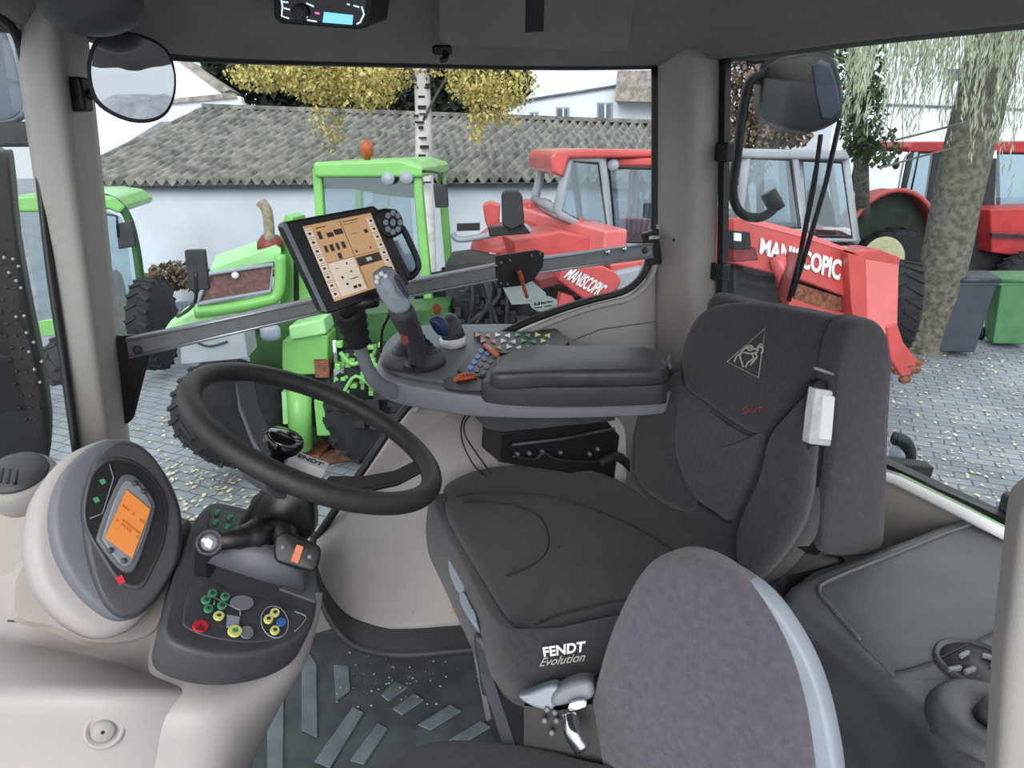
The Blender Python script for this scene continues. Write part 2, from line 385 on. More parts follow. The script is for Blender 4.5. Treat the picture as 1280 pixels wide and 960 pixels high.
# panes
gl = [(388, 684), (511, 506), (636, 413), (743, 374), (802, 346), (818, 290), (820, 76), (560, 77), (330, 71), (215, 66), (112, 60), (114, 150), (148, 480), (165, 640), (180, 760), (300, 800)]
struct(pt('window_1', 'glass', None, SIDE.off(-.012), gl, .004), 'clear pane of the side window')
struct(pt('window_2', 'glass', None, REAR.off(-.01), [(905, 70), (1040, 50), (1280, 22), (1450, 0), (1500, 740), (1120, 590), (900, 500)], .004), 'clear pane of the rear window')
struct(pt('window_3', 'glass', None, WS.off(-.012), [(-120, -40), (20, 30), (48, 200), (97, 575), (90, 640), (-120, 640)], .004), 'clear pane of the windscreen')
# rear sill and near door pillar
rs = REAR.off(.0)
w4 = struct(pt('wall_rear_lower', 'pillar_beige', None, REAR.off(.02), [(1000, 560), (1115, 596), (1203, 640), (1420, 760), (1420, 1100), (860, 1000), (866, 520)], .05, bev=.01), 'beige panel under the rear window')
struct(MB().tube([REAR.off(.035).hit(*p) for p in ((1040, 575), (1122, 601), (1205, 642), (1300, 690))], .012, 8).build('sill_edge', 'white', w4))
struct(MB().bar(REAR.off(-.03).hit(1100, 580), REAR.off(-.03).hit(1280, 664), .03, .03).build('sill_seal', 'black', w4))
struct(MB().tube([REAR.off(-.005).hit(*p) for p in ((1112, 592), (1125, 594), (1212, 638), (1300, 680))], .0035, 8).build('sill_strip', 'vgreen_pale', w4))
np_ = VP(1262, .48, -20, 800)
struct(pt('wall_left', 'pillar_beige', None, np_, [(1278, 640), (1330, 600), (1400, 1100), (1238, 1100), (1256, 830)], .05, bev=.012), 'beige door pillar at the right edge')
# --- ribs of the rubber floor mat
fr = Plane((0, 0, 0), Z)
rt = thing('rubber_floor_mat', 'ribbed grey rubber floor mat lying between console and seat pedestal', 'floor mat', (-.2, 1.2, 0))
MB().prism([V((x, y, .006)) for x, y in [(q.x, q.y) for q in [fr.hit(*p) for p in [(400, 775), (440, 812), (520, 822), (600, 808), (700, 980), (620, 1080), (200, 1080), (330, 860)]]]], Z, .006).build('mat_sheet', 'mat_floor', rt, bev=.002)
q6 = Plane((0, 0, .0105), Z)
for r_ in [[(377, 800), (396, 830), (397, 922), (377, 912)], [(417, 830), (436, 832), (438, 862), (420, 876)], [(334, 880), (355, 862), (354, 975), (334, 975)], [(476, 868), (494, 851), (510, 858), (486, 876)], [(462, 868), (483, 852), (500, 855), (474, 876)],
           [(441, 883), (455, 890), (412, 960), (392, 952)], [(490, 885), (518, 866), (530, 874), (503, 893)], [(522, 905), (563, 880), (577, 888), (538, 912)], [(472, 903), (485, 910), (455, 955), (437, 950)], [(300, 925), (312, 915), (312, 980), (300, 980)], [(560, 925), (600, 900), (614, 908), (574, 932)]]:
    if r_[0][0] == 462: continue
    MB().prism([q6.hit(*p) for p in r_], Z, .004).build('rib', 'mat_rib', rt, bev=.002)
dust = MB()
for i in range(70):
    q = Plane((0, 0, .0125), Z).hit(random.gauss(500, 40), random.gauss(835, 30)); r = random.uniform(.0012, .004)
    dust.ball(q, r, (1, random.uniform(.6, 1), .3), 6)
tag(dust.build('dry_crumbs', 'leaf_fallen'), 'scatter of dry crumbs on the floor mat in front of the seat', 'crumbs', kind='stuff')
# --- wheel arch cover right of the steering wheel
wa = thing('wheel_arch_cover', 'glossy beige moulded side cover behind the steering wheel with a round plug', 'trim panel', PZ(500, 790, 0))
rows = []
for row in ([(398, 672, 1.66), (440, 612, 1.74), (492, 545, 1.82), (535, 508, 1.86), (600, 500, 1.86), (680, 505, 1.86), (780, 520, 1.84)],
            [(394, 690, 1.60), (440, 645, 1.66), (490, 590, 1.72), (540, 545, 1.75), (600, 540, 1.74), (680, 545, 1.74), (780, 560, 1.74)],
            [(394, 712, 1.56), (430, 690, 1.60), (485, 650, 1.64), (540, 620, 1.64), (600, 610, 1.62), (680, 610, 1.64), (780, 620, 1.66)],
            [(400, 738, 1.53), (430, 735, 1.54), (485, 715, 1.55), (545, 700, 1.55), (600, 690, 1.55), (680, 690, 1.57), (780, 690, 1.6)],
            [(418, 762, 1.50), (440, 768, 1.49), (490, 765, 1.47), (545, 755, 1.48), (600, 750, 1.50), (680, 750, 1.5), (780, 750, 1.52)],
            [(445, 781, 1.47), (465, 785, 1.46), (500, 788, 1.44), (545, 784, 1.45), (600, 778, 1.47), (680, 780, 1.48), (780, 780, 1.5)]):
    rows.append([P(*p) for p in row])
wp = MB().grid(rows).build('panel', 'beige', wa, sub=2, sol=.02)
rows = []
for dy, yy in ((0, 0), (18, -.05), (30, -.07), (36, -.09)):
    rows.append([P(x, y+dy*k, d+yy) for x, y, d, k in ((388, 664, 1.60, 0), (386, 705, 1.54, .3), (400, 742, 1.50, .6), (420, 768, 1.48, .8), (445, 783, 1.46, 1), (500, 790, 1.44, 1), (545, 786, 1.45, 1), (600, 780, 1.47, 1), (660, 780, 1.48, 1))])
MB().grid(rows).build('kick_strip', 'dgrey', wa, sub=2, sol=.015)
for x, y, d in ((491, 727, 1.53),):
    c = P(x, y, d); ax = (EYE-c).normalized(); ax = (ax+Lv*.6).normalized()
    MB().lathe(c, ax, [(.027, -.012), (.027, .004), (.022, .006), (.02, .0)], 28).build('plug_rim', 'pillar_beige', wa)
    MB().lathe(c+ax*.002, ax, [(.019, -.01), (.019, .002), (.0185, .003)], 28).build('plug_recess', 'black', wa)
    MB().lathe(c+V((.004, 0, -.003)), ax, [(.012, 0), (.013, .012), (.009, .016)], 8).build('plug', 'dgrey', wa)
for x, y, d in ((425, 731, 1.535), (517, 768, 1.455), (558, 692, 1.55)):
    c = P(x, y, d); MB().lathe(c, (EYE-c)+Lv, [(.007, -.003), (.006, .003), (.002, .005)], 12).build('screw', 'pillar_beige', wa)
av = VP(529, 1.78, 27, 541)
pt('oval_badge', 'lgrey', wa, av, [(517, 553), (520, 538), (530, 530), (540, 531), (538, 545), (527, 555)], .03, .01, smooth=4)
pt('badge_face', 'dgrey', wa, av, [(521, 549), (524, 539), (531, 534), (536, 535), (534, 544), (527, 551)], .03, .013, smooth=4)
pt('badge_mark', 'white', wa, av, [(525, 546), (530, 538), (532, 545)], .03, .015)
pt('warning_sticker', 'yellow', wa, Plane(P(572, 750, 1.46), (.3, -1, .35)), [(564, 742), (578, 745), (581, 770), (566, 767)], .004)
# mirror-like lower sill frame seen through the wheel
fq = SIDE.off(.0)
# --- instrument pod and dashboard shell
ds = thing('dashboard_housing', 'big beige dashboard housing at the lower left below the instrument pod', 'dashboard', (-.6, .95, 0))
def shell(rows, name='shell', sub=2):
    rows = [[P(*p) for p in r] for r in rows]; rows.append([V((p.x, p.y, .006)) for p in rows[-1]])
    return MB().grid(rows).build(name, 'beige', ds, sub=sub, sol=.01)
shell((
    [(-60, 610, 1.1), (-10, 600, 1.1), (40, 600, 1.08), (110, 600, 1.06), (180, 640, 1.05), (236, 660, 1.05), (262, 640, 1.1)],
    [(-60, 720, .98), (-10, 720, .98), (40, 730, .98), (110, 750, .97), (180, 770, .95), (226, 780, .93), (250, 800, .95)],
    [(-60, 790, .90), (-10, 795, .90), (40, 800, .90), (110, 812, .885), (160, 822, .87), (200, 838, .85), (225, 846, .85)],
    [(-60, 803, .875), (-10, 806, .875), (40, 812, .87), (110, 824, .855), (160, 838, .83), (200, 856, .80), (225, 860, .80)],
    [(-60, 806, .87), (-10, 809, .87), (40, 815, .865), (110, 829, .85), (160, 842, .82), (200, 858, .79), (225, 862, .80)],
    [(-60, 840, .79), (-10, 838, .79), (40, 838, .785), (110, 845, .78), (160, 852, .775), (200, 862, .775), (225, 864, .79)],
    [(-60, 868, .735), (-10, 866, .735), (40, 864, .73), (110, 866, .73), (160, 868, .74), (200, 868, .755), (225, 870, .77)],
    [(-60, 880, .72), (-10, 876, .72), (40, 872, .718), (110, 872, .72), (160, 874, .73), (200, 874, .75), (225, 876, .77)],
    [(-60, 915, .715), (-10, 910, .715), (40, 905, .712), (110, 905, .716), (160, 905, .725), (200, 905, .742), (225, 905, .76)],
    [(-60, 960, .70), (-10, 960, .70), (40, 960, .70), (110, 960, .71), (160, 960, .72), (200, 960, .732), (225, 960, .75)],
    [(-60, 1080, .66), (-10, 1080, .66), (40, 1080, .66), (110, 1080, .67), (160, 1080, .68), (190, 1080, .69), (215, 1080, .71)]))
shell((
    [(204, 770, .97), (205, 772, .95), (208, 774, .94), (250, 790, .93), (310, 790, .93), (360, 770, .97), (388, 750, 1.02), (400, 730, 1.12)],
    [(190, 832, .86), (191, 832, .83), (197, 830, .82), (250, 842, .815), (310, 845, .83), (360, 832, .86), (384, 812, .91), (386, 800, 1.0)],
    [(196, 856, .84), (197, 856, .80), (203, 858, .79), (250, 868, .775), (310, 870, .795), (345, 860, .84), (366, 845, .90), (370, 835, 1.0)],
    [(176, 884, .752), (188, 885, .751), (208, 886, .750), (250, 890, .75), (290, 892, .77), (325, 888, .82), (342, 876, .90), (350, 868, 1.0)],
    [(176, 918, .740), (195, 919, .741), (215, 920, .741), (250, 922, .742), (285, 922, .76), (310, 920, .82), (322, 912, .90), (330, 905, 1.0)],
    [(170, 960, .727), (195, 960, .730), (222, 960, .734), (250, 960, .738), (275, 960, .755), (292, 958, .81), (303, 952, .88), (310, 948, 1.0)],
    [(190, 1080, .685), (205, 1080, .69), (225, 1080, .695), (240, 1080, .70), (244, 1080, .71), (248, 1080, .75), (252, 1075, .80), (256, 1070, .9)]), 'column_shell')
c = P(130, 912, .712); ax = (EYE-c).normalized()*.4+V((.25, -.8, .2)); ax.normalize()
MB().lathe(c, ax, [(.024, -.01), (.024, .002), (.019, .004), (.017, -.002)], 28).build('knob_ring', 'beige', ds)
MB().lathe(c+ax*.0, ax, [(.014, -.004), (.014, .006), (.011, .009)], 24).build('knob', 'pillar_beige', ds)
MB().lathe(c+ax*.008, ax, [(.002, 0), (.002, .003)], 8).build('knob_pin', 'black', ds)
ln_ = [P(x, y, d) for x, y, d in ((66, 958, .698), (110, 953, .706), (160, 949, .716), (200, 946, .728))]
MB().tube(cr(ln_, 4, False), .0012, 6).build('seam', 'dgrey', ds)
MB().tube([P(10, 776, .885), P(50, 778, .882), P(88, 779, .87)], .0016, 6).build('seam', 'dgrey', ds)
# the raised neck behind the pod
pn = Plane(P(120, 680, .93), (.45, -.8, .45))
pt('pod_neck', 'pillar_beige', ds, pn, [(12, 775), (8, 740), (14, 715), (40, 690), (140, 640), (236, 650), (232, 700), (215, 760), (190, 800), (120, 812), (60, 790)], .1, smooth=3, inset=.01)
po = thing('instrument_pod', 'oval instrument pod with orange display on top of the dashboard', 'instrument panel', P(140, 700, .95))
pn0 = Plane(P(150, 665, .86), (.62, -.62, .5))
beg = [(33, 672), (40, 630), (56, 598), (84, 568), (120, 550), (150, 547), (190, 570), (214, 604), (222, 660), (210, 730), (180, 775), (150, 795), (118, 797), (82, 778), (52, 745), (38, 712)]
pil('pod_shell', 'beige', po, pn0.off(-.035), beg, .08, .02, .0, 4, .02)
gry = [(62, 650), (68, 612), (86, 580), (115, 556), (148, 546), (182, 558), (207, 588), (224, 622), (230, 655), (226, 700), (207, 738), (186, 762), (166, 774), (140, 774), (108, 752), (84, 722), (68, 688)]
pil('pod_bezel', 'pod_grey', po, pn0.off(-.012), gry, .05, .012, 0, 4)
gi = [(105, 625), (112, 590), (126, 566), (152, 550), (182, 560), (206, 590), (222, 624), (228, 656), (224, 698), (206, 735), (186, 760), (166, 772), (144, 768), (126, 745), (112, 705), (105, 665)]
pil('pod_bezel_dark', 'dgrey', po, pn0, gi, .03, .008, 0, 4)
face = [(103, 640), (108, 606), (118, 584), (138, 571), (165, 574), (190, 592), (207, 618), (211, 645), (206, 680), (192, 712), (180, 734), (165, 737), (146, 726), (128, 700), (110, 668)]
pil('gauge_face', 'dgrey', po, pn0.off(.004), face, .02, .005, 0, 4)
fi = [(107, 640), (112, 608), (121, 588), (139, 576), (164, 579), (187, 596), (202, 620), (206, 645), (201, 678), (188, 708), (176, 728), (164, 731), (148, 720), (132, 696), (113, 666)]
pt('gauge_lens', 'black', po, pn0, fi, .01, .007, smooth=4)
pil('display_bezel', 'grey', po, pn0.off(.012), [(150, 598), (160, 592), (174, 598), (192, 622), (194, 640), (182, 680), (170, 710), (160, 716), (146, 708), (124, 680), (122, 668), (136, 628)], .01, .004, 0, 3)
pil('display_frame', 'mgrey', po, pn0.off(.014), [(154, 604), (162, 600), (174, 606), (188, 626), (190, 638), (179, 676), (166, 702), (158, 708), (148, 702), (130, 678), (129, 668), (141, 630)], .008, .003, 0, 3)
lc = Quad(pn0.off(.015), [(158, 612), (188, 637), (165, 698), (131, 672)])
mb = MB(); lc.rect(mb, 0, 0, 1, 1, .001); mb.build('display', 'lcd', po)
for v in (.27, .5, .58):
    mb = MB()
    for i in range(9):
        if random.random() < .8: lc.rect(mb, .08+i*.1, v, .15+i*.1, v+.05, .0018)
    mb.build('display_digits', 'lcd_dark', po)
for (x, y) in ((169, 604), (180, 614), (138, 688), (155, 701)):
    c = pn0.off(.016).hit(x, y); MB().lathe(c, pn0.n, [(.004, 0), (.003, .002)], 10).build('display_button', 'dgrey', po)
for (x, y) in ((128, 603), (120, 626)):
    pt('dial_mark', 'green_icon', po, pn0, [(x-4, y-3), (x+2, y-5), (x+5, y), (x, y+3)], .002, .009)
line('dial_divider', 'mgrey', po, pn0.off(.008), [(137, 580), (142, 598), (128, 642), (112, 648)], .0008, smooth=0)
pt('warning_light', 'red_icon', po, pn0, [(144, 723), (152, 718), (157, 727), (150, 731)], .002, .010)
q = Quad(pn0.off(.01), [(130, 700), (150, 722), (147, 727), (127, 705)])
# --- air vent far left
vt = thing('air_vent', 'round dark swivelling air vent beside the windscreen at the left edge', 'air vent', P(22, 610, 1.05))
c = P(22, 594, 1.05); vn = V((.1, -.35, 1)).normalized()
MB().lathe(c, vn, [(.055, -.05), (.055, -.006), (.052, .0), (.047, .004)], 32).build('vent_body', 'pillar_beige', vt)
MB().lathe(c+vn*.003, vn, [(.046, 0), (.045, .006), (.03, .012), (.01, .013)], 32).build('vent_flap', 'dgrey', vt)
vp = Plane(c+vn*.015, vn)
for i in range(3): MB().bar(vp.hit(4+i*9, 586+i*1), vp.hit(0+i*9, 603+i), .003, .004, vn).build('vent_slat', 'black', vt)
pt_ = [(-60, 625), (0, 612), (30, 604), (54, 596), (60, 640), (40, 690), (10, 780), (-60, 800)]
pt('vent_plinth', 'pillar_beige', vt, Plane(P(0, 680, .99), (.3, -.8, .4)), pt_, .12, smooth=3, inset=.015)
# --- switch console under the wheel
sw = thing('switch_console', 'dark grey switch console below the steering wheel with coloured push buttons', 'switch console', P(300, 820, .9))
sp = P3(P(300, 790, .80), P(262, 632, 1.04), P(392, 760, .90))
top = [(206, 792), (212, 750), (222, 705), (236, 665), (250, 640), (266, 627), (290, 630), (340, 645), (380, 690), (396, 740), (395, 768), (384, 790), (360, 806), (325, 816), (285, 819), (240, 812)]
w = cr([sp.hit(*p) for p in top], 4)
MB().pillow(w, sp.n, .055, .008, 0, .004).build('console_body', 'dgrey', sw)
w2 = cr([sp.off(.002).hit(*p) for p in [(229, 772), (244, 724), (300, 742), (360, 756), (384, 766), (376, 782), (350, 797), (310, 802), (265, 796), (236, 785)]], 4)
MB().pillow(w2, sp.n, .006, .002).build('switch_plate', 'dgrey', sw)
pb = sp.off(.004)
def disc(name, m, x, y, rx, ry, h=.003, par=None, pl=None):
    pl = pl or pb; return MB().prism([pl.hit(x+rx*math.cos(2*math.pi*i/18), y+ry*math.sin(2*math.pi*i/18))+pl.n*h for i in range(18)], pl.n, h).build(name, m, par or sw, bev=.0006)
for x, y in ((265, 743), (281, 747), (257, 751), (260, 762), (277, 758)):
    b = disc('push_button', 'green_icon', x, y, 6, 5); disc('button_mark', 'dgrey', x, y, 3.2, 2.6, .0036, b)
b = disc('push_button', 'yellow_icon', 273, 771, 7, 5.5); disc('button_mark', 'dgrey', 273, 771, 3, 2, .0036, b)
b = disc('push_button', 'yellow_icon', 293, 790, 9, 7); disc('button_mark', 'green_icon', 293, 790, 4, 3, .0036, b)
for x, y in ((343, 767), (335, 775), (343, 789)):
    b = disc('push_button', 'yellow_icon', x, y, 6, 5.5); disc('button_mark', 'dgrey', x, y, 2.6, 2.2, .0036, b)
disc('push_button', 'blue', 351, 779, 6, 5)
rb_ = disc('hazard_button', 'red_icon', 250, 784, 10, 7)
pt('hazard_triangle', 'vred_dark', rb_, pb, [(245, 787), (251, 779), (256, 788)], .001, .0042)
disc('cover_disc', 'mgrey', 302, 754, 15, 9, .002); disc('cover_disc', 'mgrey', 308, 791, 9, 8, .0015)
pt('icon_field', 'lgrey', sw, pb, [(284, 768), (300, 771), (298, 784), (283, 784)], .001, .002)
MB().tube([pb.hit(343+17*math.cos(t*.35)+2*math.sin(t*.35), 778+20*math.sin(t*.35))+pb.n*.001 for t in range(18)], .0008, 5, True).build('ring_mark', 'lgrey', sw)
MB().tube(cr([pb.hit(*p)+pb.n*.001 for p in ((368, 765), (382, 771), (378, 780), (368, 790))], 4, False), .0008, 5).build('ring_mark', 'lgrey', sw)
MB().tube([pb.hit(*p)+pb.n*.001 for p in ((267, 757), (268, 748), (300, 764), (300, 770))], .0008, 5).build('ring_mark', 'lgrey', sw)
pt('indicator_panel', 'panel_green', sw, sp, [(264, 634), (302, 643), (296, 668), (262, 658)], .004, .004)
for x, y in ((271, 642), (287, 648), (269, 654), (284, 660)): disc('indicator_light', 'green_icon', x, y, 3.5, 2.2, .005)
pt('recess', 'black', sw, sp, [(246, 668), (280, 690), (262, 722), (243, 718)], .006, .001)
w3 = [sp.off(.003).hit(*p) for p in [(346, 706), (394, 704), (395, 752), (350, 736)]]
MB().prism(w3, sp.n, .004).build('console_pocket', 'grey', sw, bev=.001)
pt('pocket_corner', 'black', sw, sp, [(349, 712), (362, 730), (350, 734)], .004, .0035)
# --- steering wheel
az, ti = .195, .474; n = V((math.sin(ti)*math.cos(az), math.sin(ti)*math.sin(az), math.cos(ti))); WC = P(397.7, 540.8, 1.071)
wa_ = n.cross(Z).normalized(); wb_ = n.cross(wa_); hubc = WC-n*.085
st = thing('steering_wheel', 'black leather-grip steering wheel with wide spokes', 'steering wheel', hubc)
ring = [WC+(wa_*math.cos(t*math.pi/36)+wb_*math.sin(t*math.pi/36))*.2 for t in range(72)]
MB().tube(ring, .0172, 16, True).build('rim', 'wheel_grip', st)
mb = MB()
for t in range(0, 110):
    a = (t/110*1.15+.52)*math.pi; d = wa_*math.cos(a)+wb_*math.sin(a)
    mb.ball(WC+d*.2-n*.013+d*.006, .0048, (1, 1, 1), 6)
WP = Plane(WC, n); HP = Plane(hubc, n)
def spoke(px, py, hx, hy, w=.019):
    r0 = WP.hit(px, py); d = (r0-WC).normalized(); r0 = WC+d*.196-n*.004; h0 = HP.hit(hx, hy); m1 = r0.lerp(h0, .25)-n*.018
    sd = d.cross(n); mb = MB()
    pts = [r0, m1, r0.lerp(h0, .6)-n*.016, h0]; vs = []
    for i, p in enumerate(pts):
        for a, b in ((-1, 1), (1, 1), (1, -1), (-1, -1)): vs.append(p+sd*a*w*(1+.25*i/3)+n*b*.005)
    fs = [(i*4+j, i*4+(j+1) % 4, i*4+4+(j+1) % 4, i*4+4+j) for i in range(3) for j in range(4)]+[(0, 1, 2, 3), (12, 13, 14, 15)]
    mb.add(vs, fs).build('spoke', 'grey' if px < 400 else 'black', st, bev=.003)
    MB().lathe(r0+n*.002-d*.004, n, [(.007, 0), (.007, .01), (.004, .012)], 12).build('spoke_bolt', 'dgrey', st)
spoke(318, 477, 352, 590); spoke(527, 577, 412, 606); 
spoke(285, 592, 352, 612)
MB().lathe(hubc-n*.03, n, [(.045, 0), (.055, .012), (.052, .03), (.04, .038), (.03, .04)], 32).build('hub', 'black', st)
bq = Quad(HP.off(.03), [(366, 561), (412, 579), (407, 588), (361, 572)])
mb = MB(); mb.prism([bq.at(0, 0), bq.at(1, 0), bq.at(1, 1), bq.at(0, 1)], bq.n, .02).build('badge', 'white', st, bev=.002)
text('badge_text', 'black', st, Quad(HP.off(.0305), [(369, 565), (405, 579), (402, 583), (366, 569)]), 'FENDT', .0005, th=.02)
kc = HP.hit(333, 600)
MB().lathe(kc, n, [(.02, 0), (.016, .03), (.014, .045), (.02, .052), (.029, .062), (.031, .074), (.026, .082), (.012, .084)], 32).build('locking_knob', 'gloss_black', st)
# --- steering column with its stalks
sc = thing('steering_column', 'black steering column with rubber boot under the steering wheel', 'steering column', sp.hit(330, 720))
base = sp.hit(322, 718); topc = hubc-n*.03
ax = (topc-base).normalized(); Lc = (topc-base).length
MB().lathe(base-ax*.01, ax, [(.072, 0), (.066, .02), (.056, .05), (.05, .06)], 32).build('column_collar', 'grey', sc)
MB().lathe(base-ax*.01, ax, [(.058, .05), (.054, .066), (.046, .07)], 32).build('collar_lip', 'mgrey', sc)
bp_ = []
for i in range(9): bp_ += [(.046 if i % 2 else .052, .06+i*(Lc-.09)/9)]
MB().lathe(base, ax, [(.045, .045)]+bp_+[(.05, Lc-.04), (.043, Lc-.02), (.043, Lc)], 32).build('rubber_boot', 'black', sc)
MB().pillow(cr([P(x, y, .97) for x, y in ((306, 640), (322, 615), (350, 600), (385, 612), (392, 640), (388, 672), (350, 690), (318, 690), (300, 665))], 3), (.2, -.9, .4), .1, .02, .015).build('switch_housing', 'black', sc)
ls = thing('horn_stalk', 'left control stalk with horn symbol on its round end', 'control stalk', P(300, 672, .93))
s0, s1 = P(330, 668, .93), P(262, 678, .87); sa = (s1-s0).normalized()
MB().lathe(s0, sa, [(.026, 0), (.022, .012), (.024, .018), (.019, .026), (.016, .034), (.017, .04), (.014, .045), (.013, (s1-s0).length-.01)], 24).build('stalk', 'black', ls)
kn = (EYE-s1).normalized()+V((-.15, 0, .1)); kn.normalize()
MB().lathe(s1-kn*.015, kn, [(.013, -.01), (.018, 0), (.0185, .016), (.017, .019), (.0145, .0195), (.014, .016)], 28).build('end_knob', 'dgrey', ls)
MB().lathe(s1, kn, [(.0115, -.002), (.0115, .001), (.008, .003)], 24).build('horn_button', 'mgrey', ls)
hp = Plane(s1+kn*.0035, kn)
for g in ([(255, 676), (260, 672), (266, 677), (263, 686), (256, 682)], [(251, 675), (256, 672), (257, 675), (253, 678)]): pt('horn_mark', 'white', ls, hp, g, .001, .0005)
rsx = thing('switch_stalk', 'right control stalk paddle with an orange slide switch', 'control stalk', P(372, 690, .9))
pp = Plane(P(372, 688, .9), (.25, -.8, .55))
pil('paddle', 'black', rsx, pp, [(342, 682), (346, 668), (358, 664), (392, 678), (401, 688), (397, 708), (388, 714), (350, 704), (343, 697)], .025, .006, .002, 3, .004)
pt('slide_switch', 'orange', rsx, pp, [(371, 680), (380, 683), (373, 705), (363, 701)], .006, .006, bev=.0015)
for x, y in ((354, 684), (387, 696)):
    MB().lathe(pp.hit(x, y), pp.n, [(.0035, 0), (.003, .004)], 10).build('paddle_mark', 'mgrey', rsx)
MB().tube([P(345, 665, .95), P(358, 670, .92), P(366, 690, .91)], [.02, .018, .015], 14).build('paddle_arm', 'black', rsx)
# --- terminal monitor on its stand
mo = thing('terminal_monitor', 'tilted black-framed monitor showing a sepia screen with small icons', 'monitor', P(450, 380, 1.36))
mp_ = Plane(P(430, 325, 1.34), (-.02, -1, .28)); mp_ = P3(P(354, 276, 1.30), P(466, 257, 1.40), P(407, 392, 1.31))
fr_ = [(356, 277), (468, 257), (474, 262), (512, 352), (508, 360), (410, 393), (403, 388), (353, 283)]
pt('monitor_case', 'black', mo, mp_, fr_, .035, bev=.004)
side_ = [(353, 281), (362, 277), (412, 392), (404, 390)]
pt('case_edge', 'mgrey', mo, mp_, [(353, 281), (358, 278), (410, 391), (404, 389)], .02, .002, bev=.001)
mq = Quad(mp_.off(.0015), [(378, 283), (463, 266), (499, 350), (418, 377)])
mb = MB(); mq.rect(mb, 0, 0, 1, 1, .001); scr = mb.build('screen', 'screen', mo)
mb = MB(); mq.rect(mb, .12, .52, .5, .97, .0014); mq.rect(mb, 0, .04, .1, .97, .0014); mq.rect(mb, .9, .05, .99, .97, .0014); mb.build('screen_menu', 'screen_pale', scr)
mb = MB()
for i in range(8): 
    for u in (.01, .91):
        v = .06+i*.115
        for a in ((u, v, u+.08, v+.006), (u, v+.09, u+.08, v+.096), (u+.02, v+.03, u+.06, v+.06)): mq.rect(mb, *a, .0018)
for a in ((.15, .1, .2, .2), (.27, .14, .36, .2), (.38, .12, .5, .19), (.15, .05, .3, .06), (.55, .04, .78, .05), (.55, .08, .75, .085), (.52, .02, .525, .5), (.12, .51, .9, .515), (.16, .29, .2, .38), (.24, .29, .29, .38), (.33, .29, .37, .38), (.41, .29, .46, .38), (.3, .42, .35, .5), (.8, .2, .85, .25), (.6, .22, .68, .225), (.56, .44, .59, .47), (.78, .44, .8, .47), (.53, .54, .88, .66), (.2, .6, .23, .61), (.36, .56, .38, .59), (.22, .72, .25, .75), (.37, .68, .4, .7), (.25, .82, .28, .85), (.33, .78, .45, .79), (.33, .88, .38, .92), (.4, .88, .44, .92), (.52, .52, .525, .96)):
    mq.rect(mb, *a, .0018)
mb.build('screen_icons', 'screen_dark', scr)
mb = MB(); mq.rect(mb, .66, .57, .74, .62, .0022); mb.build('screen_value', 'white', scr)
pil('keypad_block', 'black', mo, mp_.off(.004), [(470, 264), (495, 261), (505, 275), (503, 292), (486, 298), (476, 288)], .03, .006, 0, 2)
pk = mp_.off(.006)
for i in range(8):
    a = i*math.pi/4; x, y = 491+9*math.cos(a), 278+12*math.sin(a); disc('keypad_button', 'lgrey', x, y, 3.4, 3.8, .001, mo, pk)
disc('keypad_button', 'lgrey', 491, 278, 3.5, 4.5, .001, mo, pk)
MB().tube(cr([mp_.off(-.005).hit(*p) for p in [(486, 296), (492, 310), (508, 342), (512, 347), (521, 338), (522, 326), (508, 294), (502, 284)]], 3, False), .0065, 8).build('grab_handle', 'black', mo)
pt('handle_plate', 'lgrey', mo, mp_.off(-.012), [(489, 302), (497, 300), (516, 340), (510, 344)], .006)
MB().tube([P(470, 375, 1.36), P(445, 380, 1.37), P(430, 392, 1.38)], .014, 10).build('tilt_joint', 'black', mo)
g0, g1 = P(436, 388, 1.40), P(448, 428, 1.43); 
prof = []
for i in range(9): prof.append((.035-.0012*i-(.006 if i % 2 else 0), i*(g1-g0).length/8))
MB().lathe(g0, g1-g0, prof, 28).build('bellows', 'rubber', mo)
MB().tube(cr([P(446, 424, 1.43), P(452, 440, 1.45), P(462, 466, 1.47), P(476, 482, 1.5), (P(500, 492, 1.55))], 4, False), [.014]*9+[.017]*8, 12).build('stand', 'mgrey', mo)
MB().tube(cr([P(490, 372, 1.42), P(486, 395, 1.43), P(478, 412, 1.46), P(476, 440, 1.5)], 4, False), .003, 6).build('cable', 'black', mo)
# --- armrest console right of the seat
ar = thing('armrest_console', 'grey control armrest with padded lid beside the driver seat', 'armrest', P(640, 520, 1.6))
at = Plane(PZ(600, 470, .74), Z+Lv*.05); 
out = [(473, 468), (474, 446), (490, 424), (520, 412), (570, 410), (680, 411), (716, 428), (800, 452), (842, 460), (838, 478), (830, 492), (700, 497), (600, 495), (540, 487), (500, 480)]
w = cr([at.hit(*p) for p in out], 4)
MB().pillow(w, at.n, .05, .006, 0, .004).build('console_tray', 'mgrey', ar)
up = at.off(.012); o2 = [(477, 452), (478, 434), (494, 416), (520, 407), (570, 405), (682, 406), (716, 424), (800, 446), (838, 452), (834, 470), (826, 480), (700, 482), (600, 480), (545, 474), (500, 466)]
MB().pillow(cr([up.hit(*p) for p in o2], 4), up.n, .014, .006).build('console_deck', 'grey', ar)
dk = up.off(.001)
# armrest lid: two stacked long pads
l1 = Plane(PZ(720, 470, .775), Z+Lv*.05)
MB().pillow(cr([l1.hit(*p) for p in [(606, 478), (618, 462), (640, 440), (820, 440), (836, 448), (832, 474), (824, 481), (700, 484)]], 3), l1.n, .045, .006, 0, .002).build('armrest_box', 'dgrey', ar)
l2 = l1.off(.045)
MB().pillow(cr([l2.hit(*p) for p in [(618, 466), (622, 452), (650, 432), (700, 430), (800, 432), (822, 438), (834, 450), (824, 462), (700, 464)]], 4), l2.n, .035, .014, .006, .006).build('arm_pad', 'vinyl', ar)
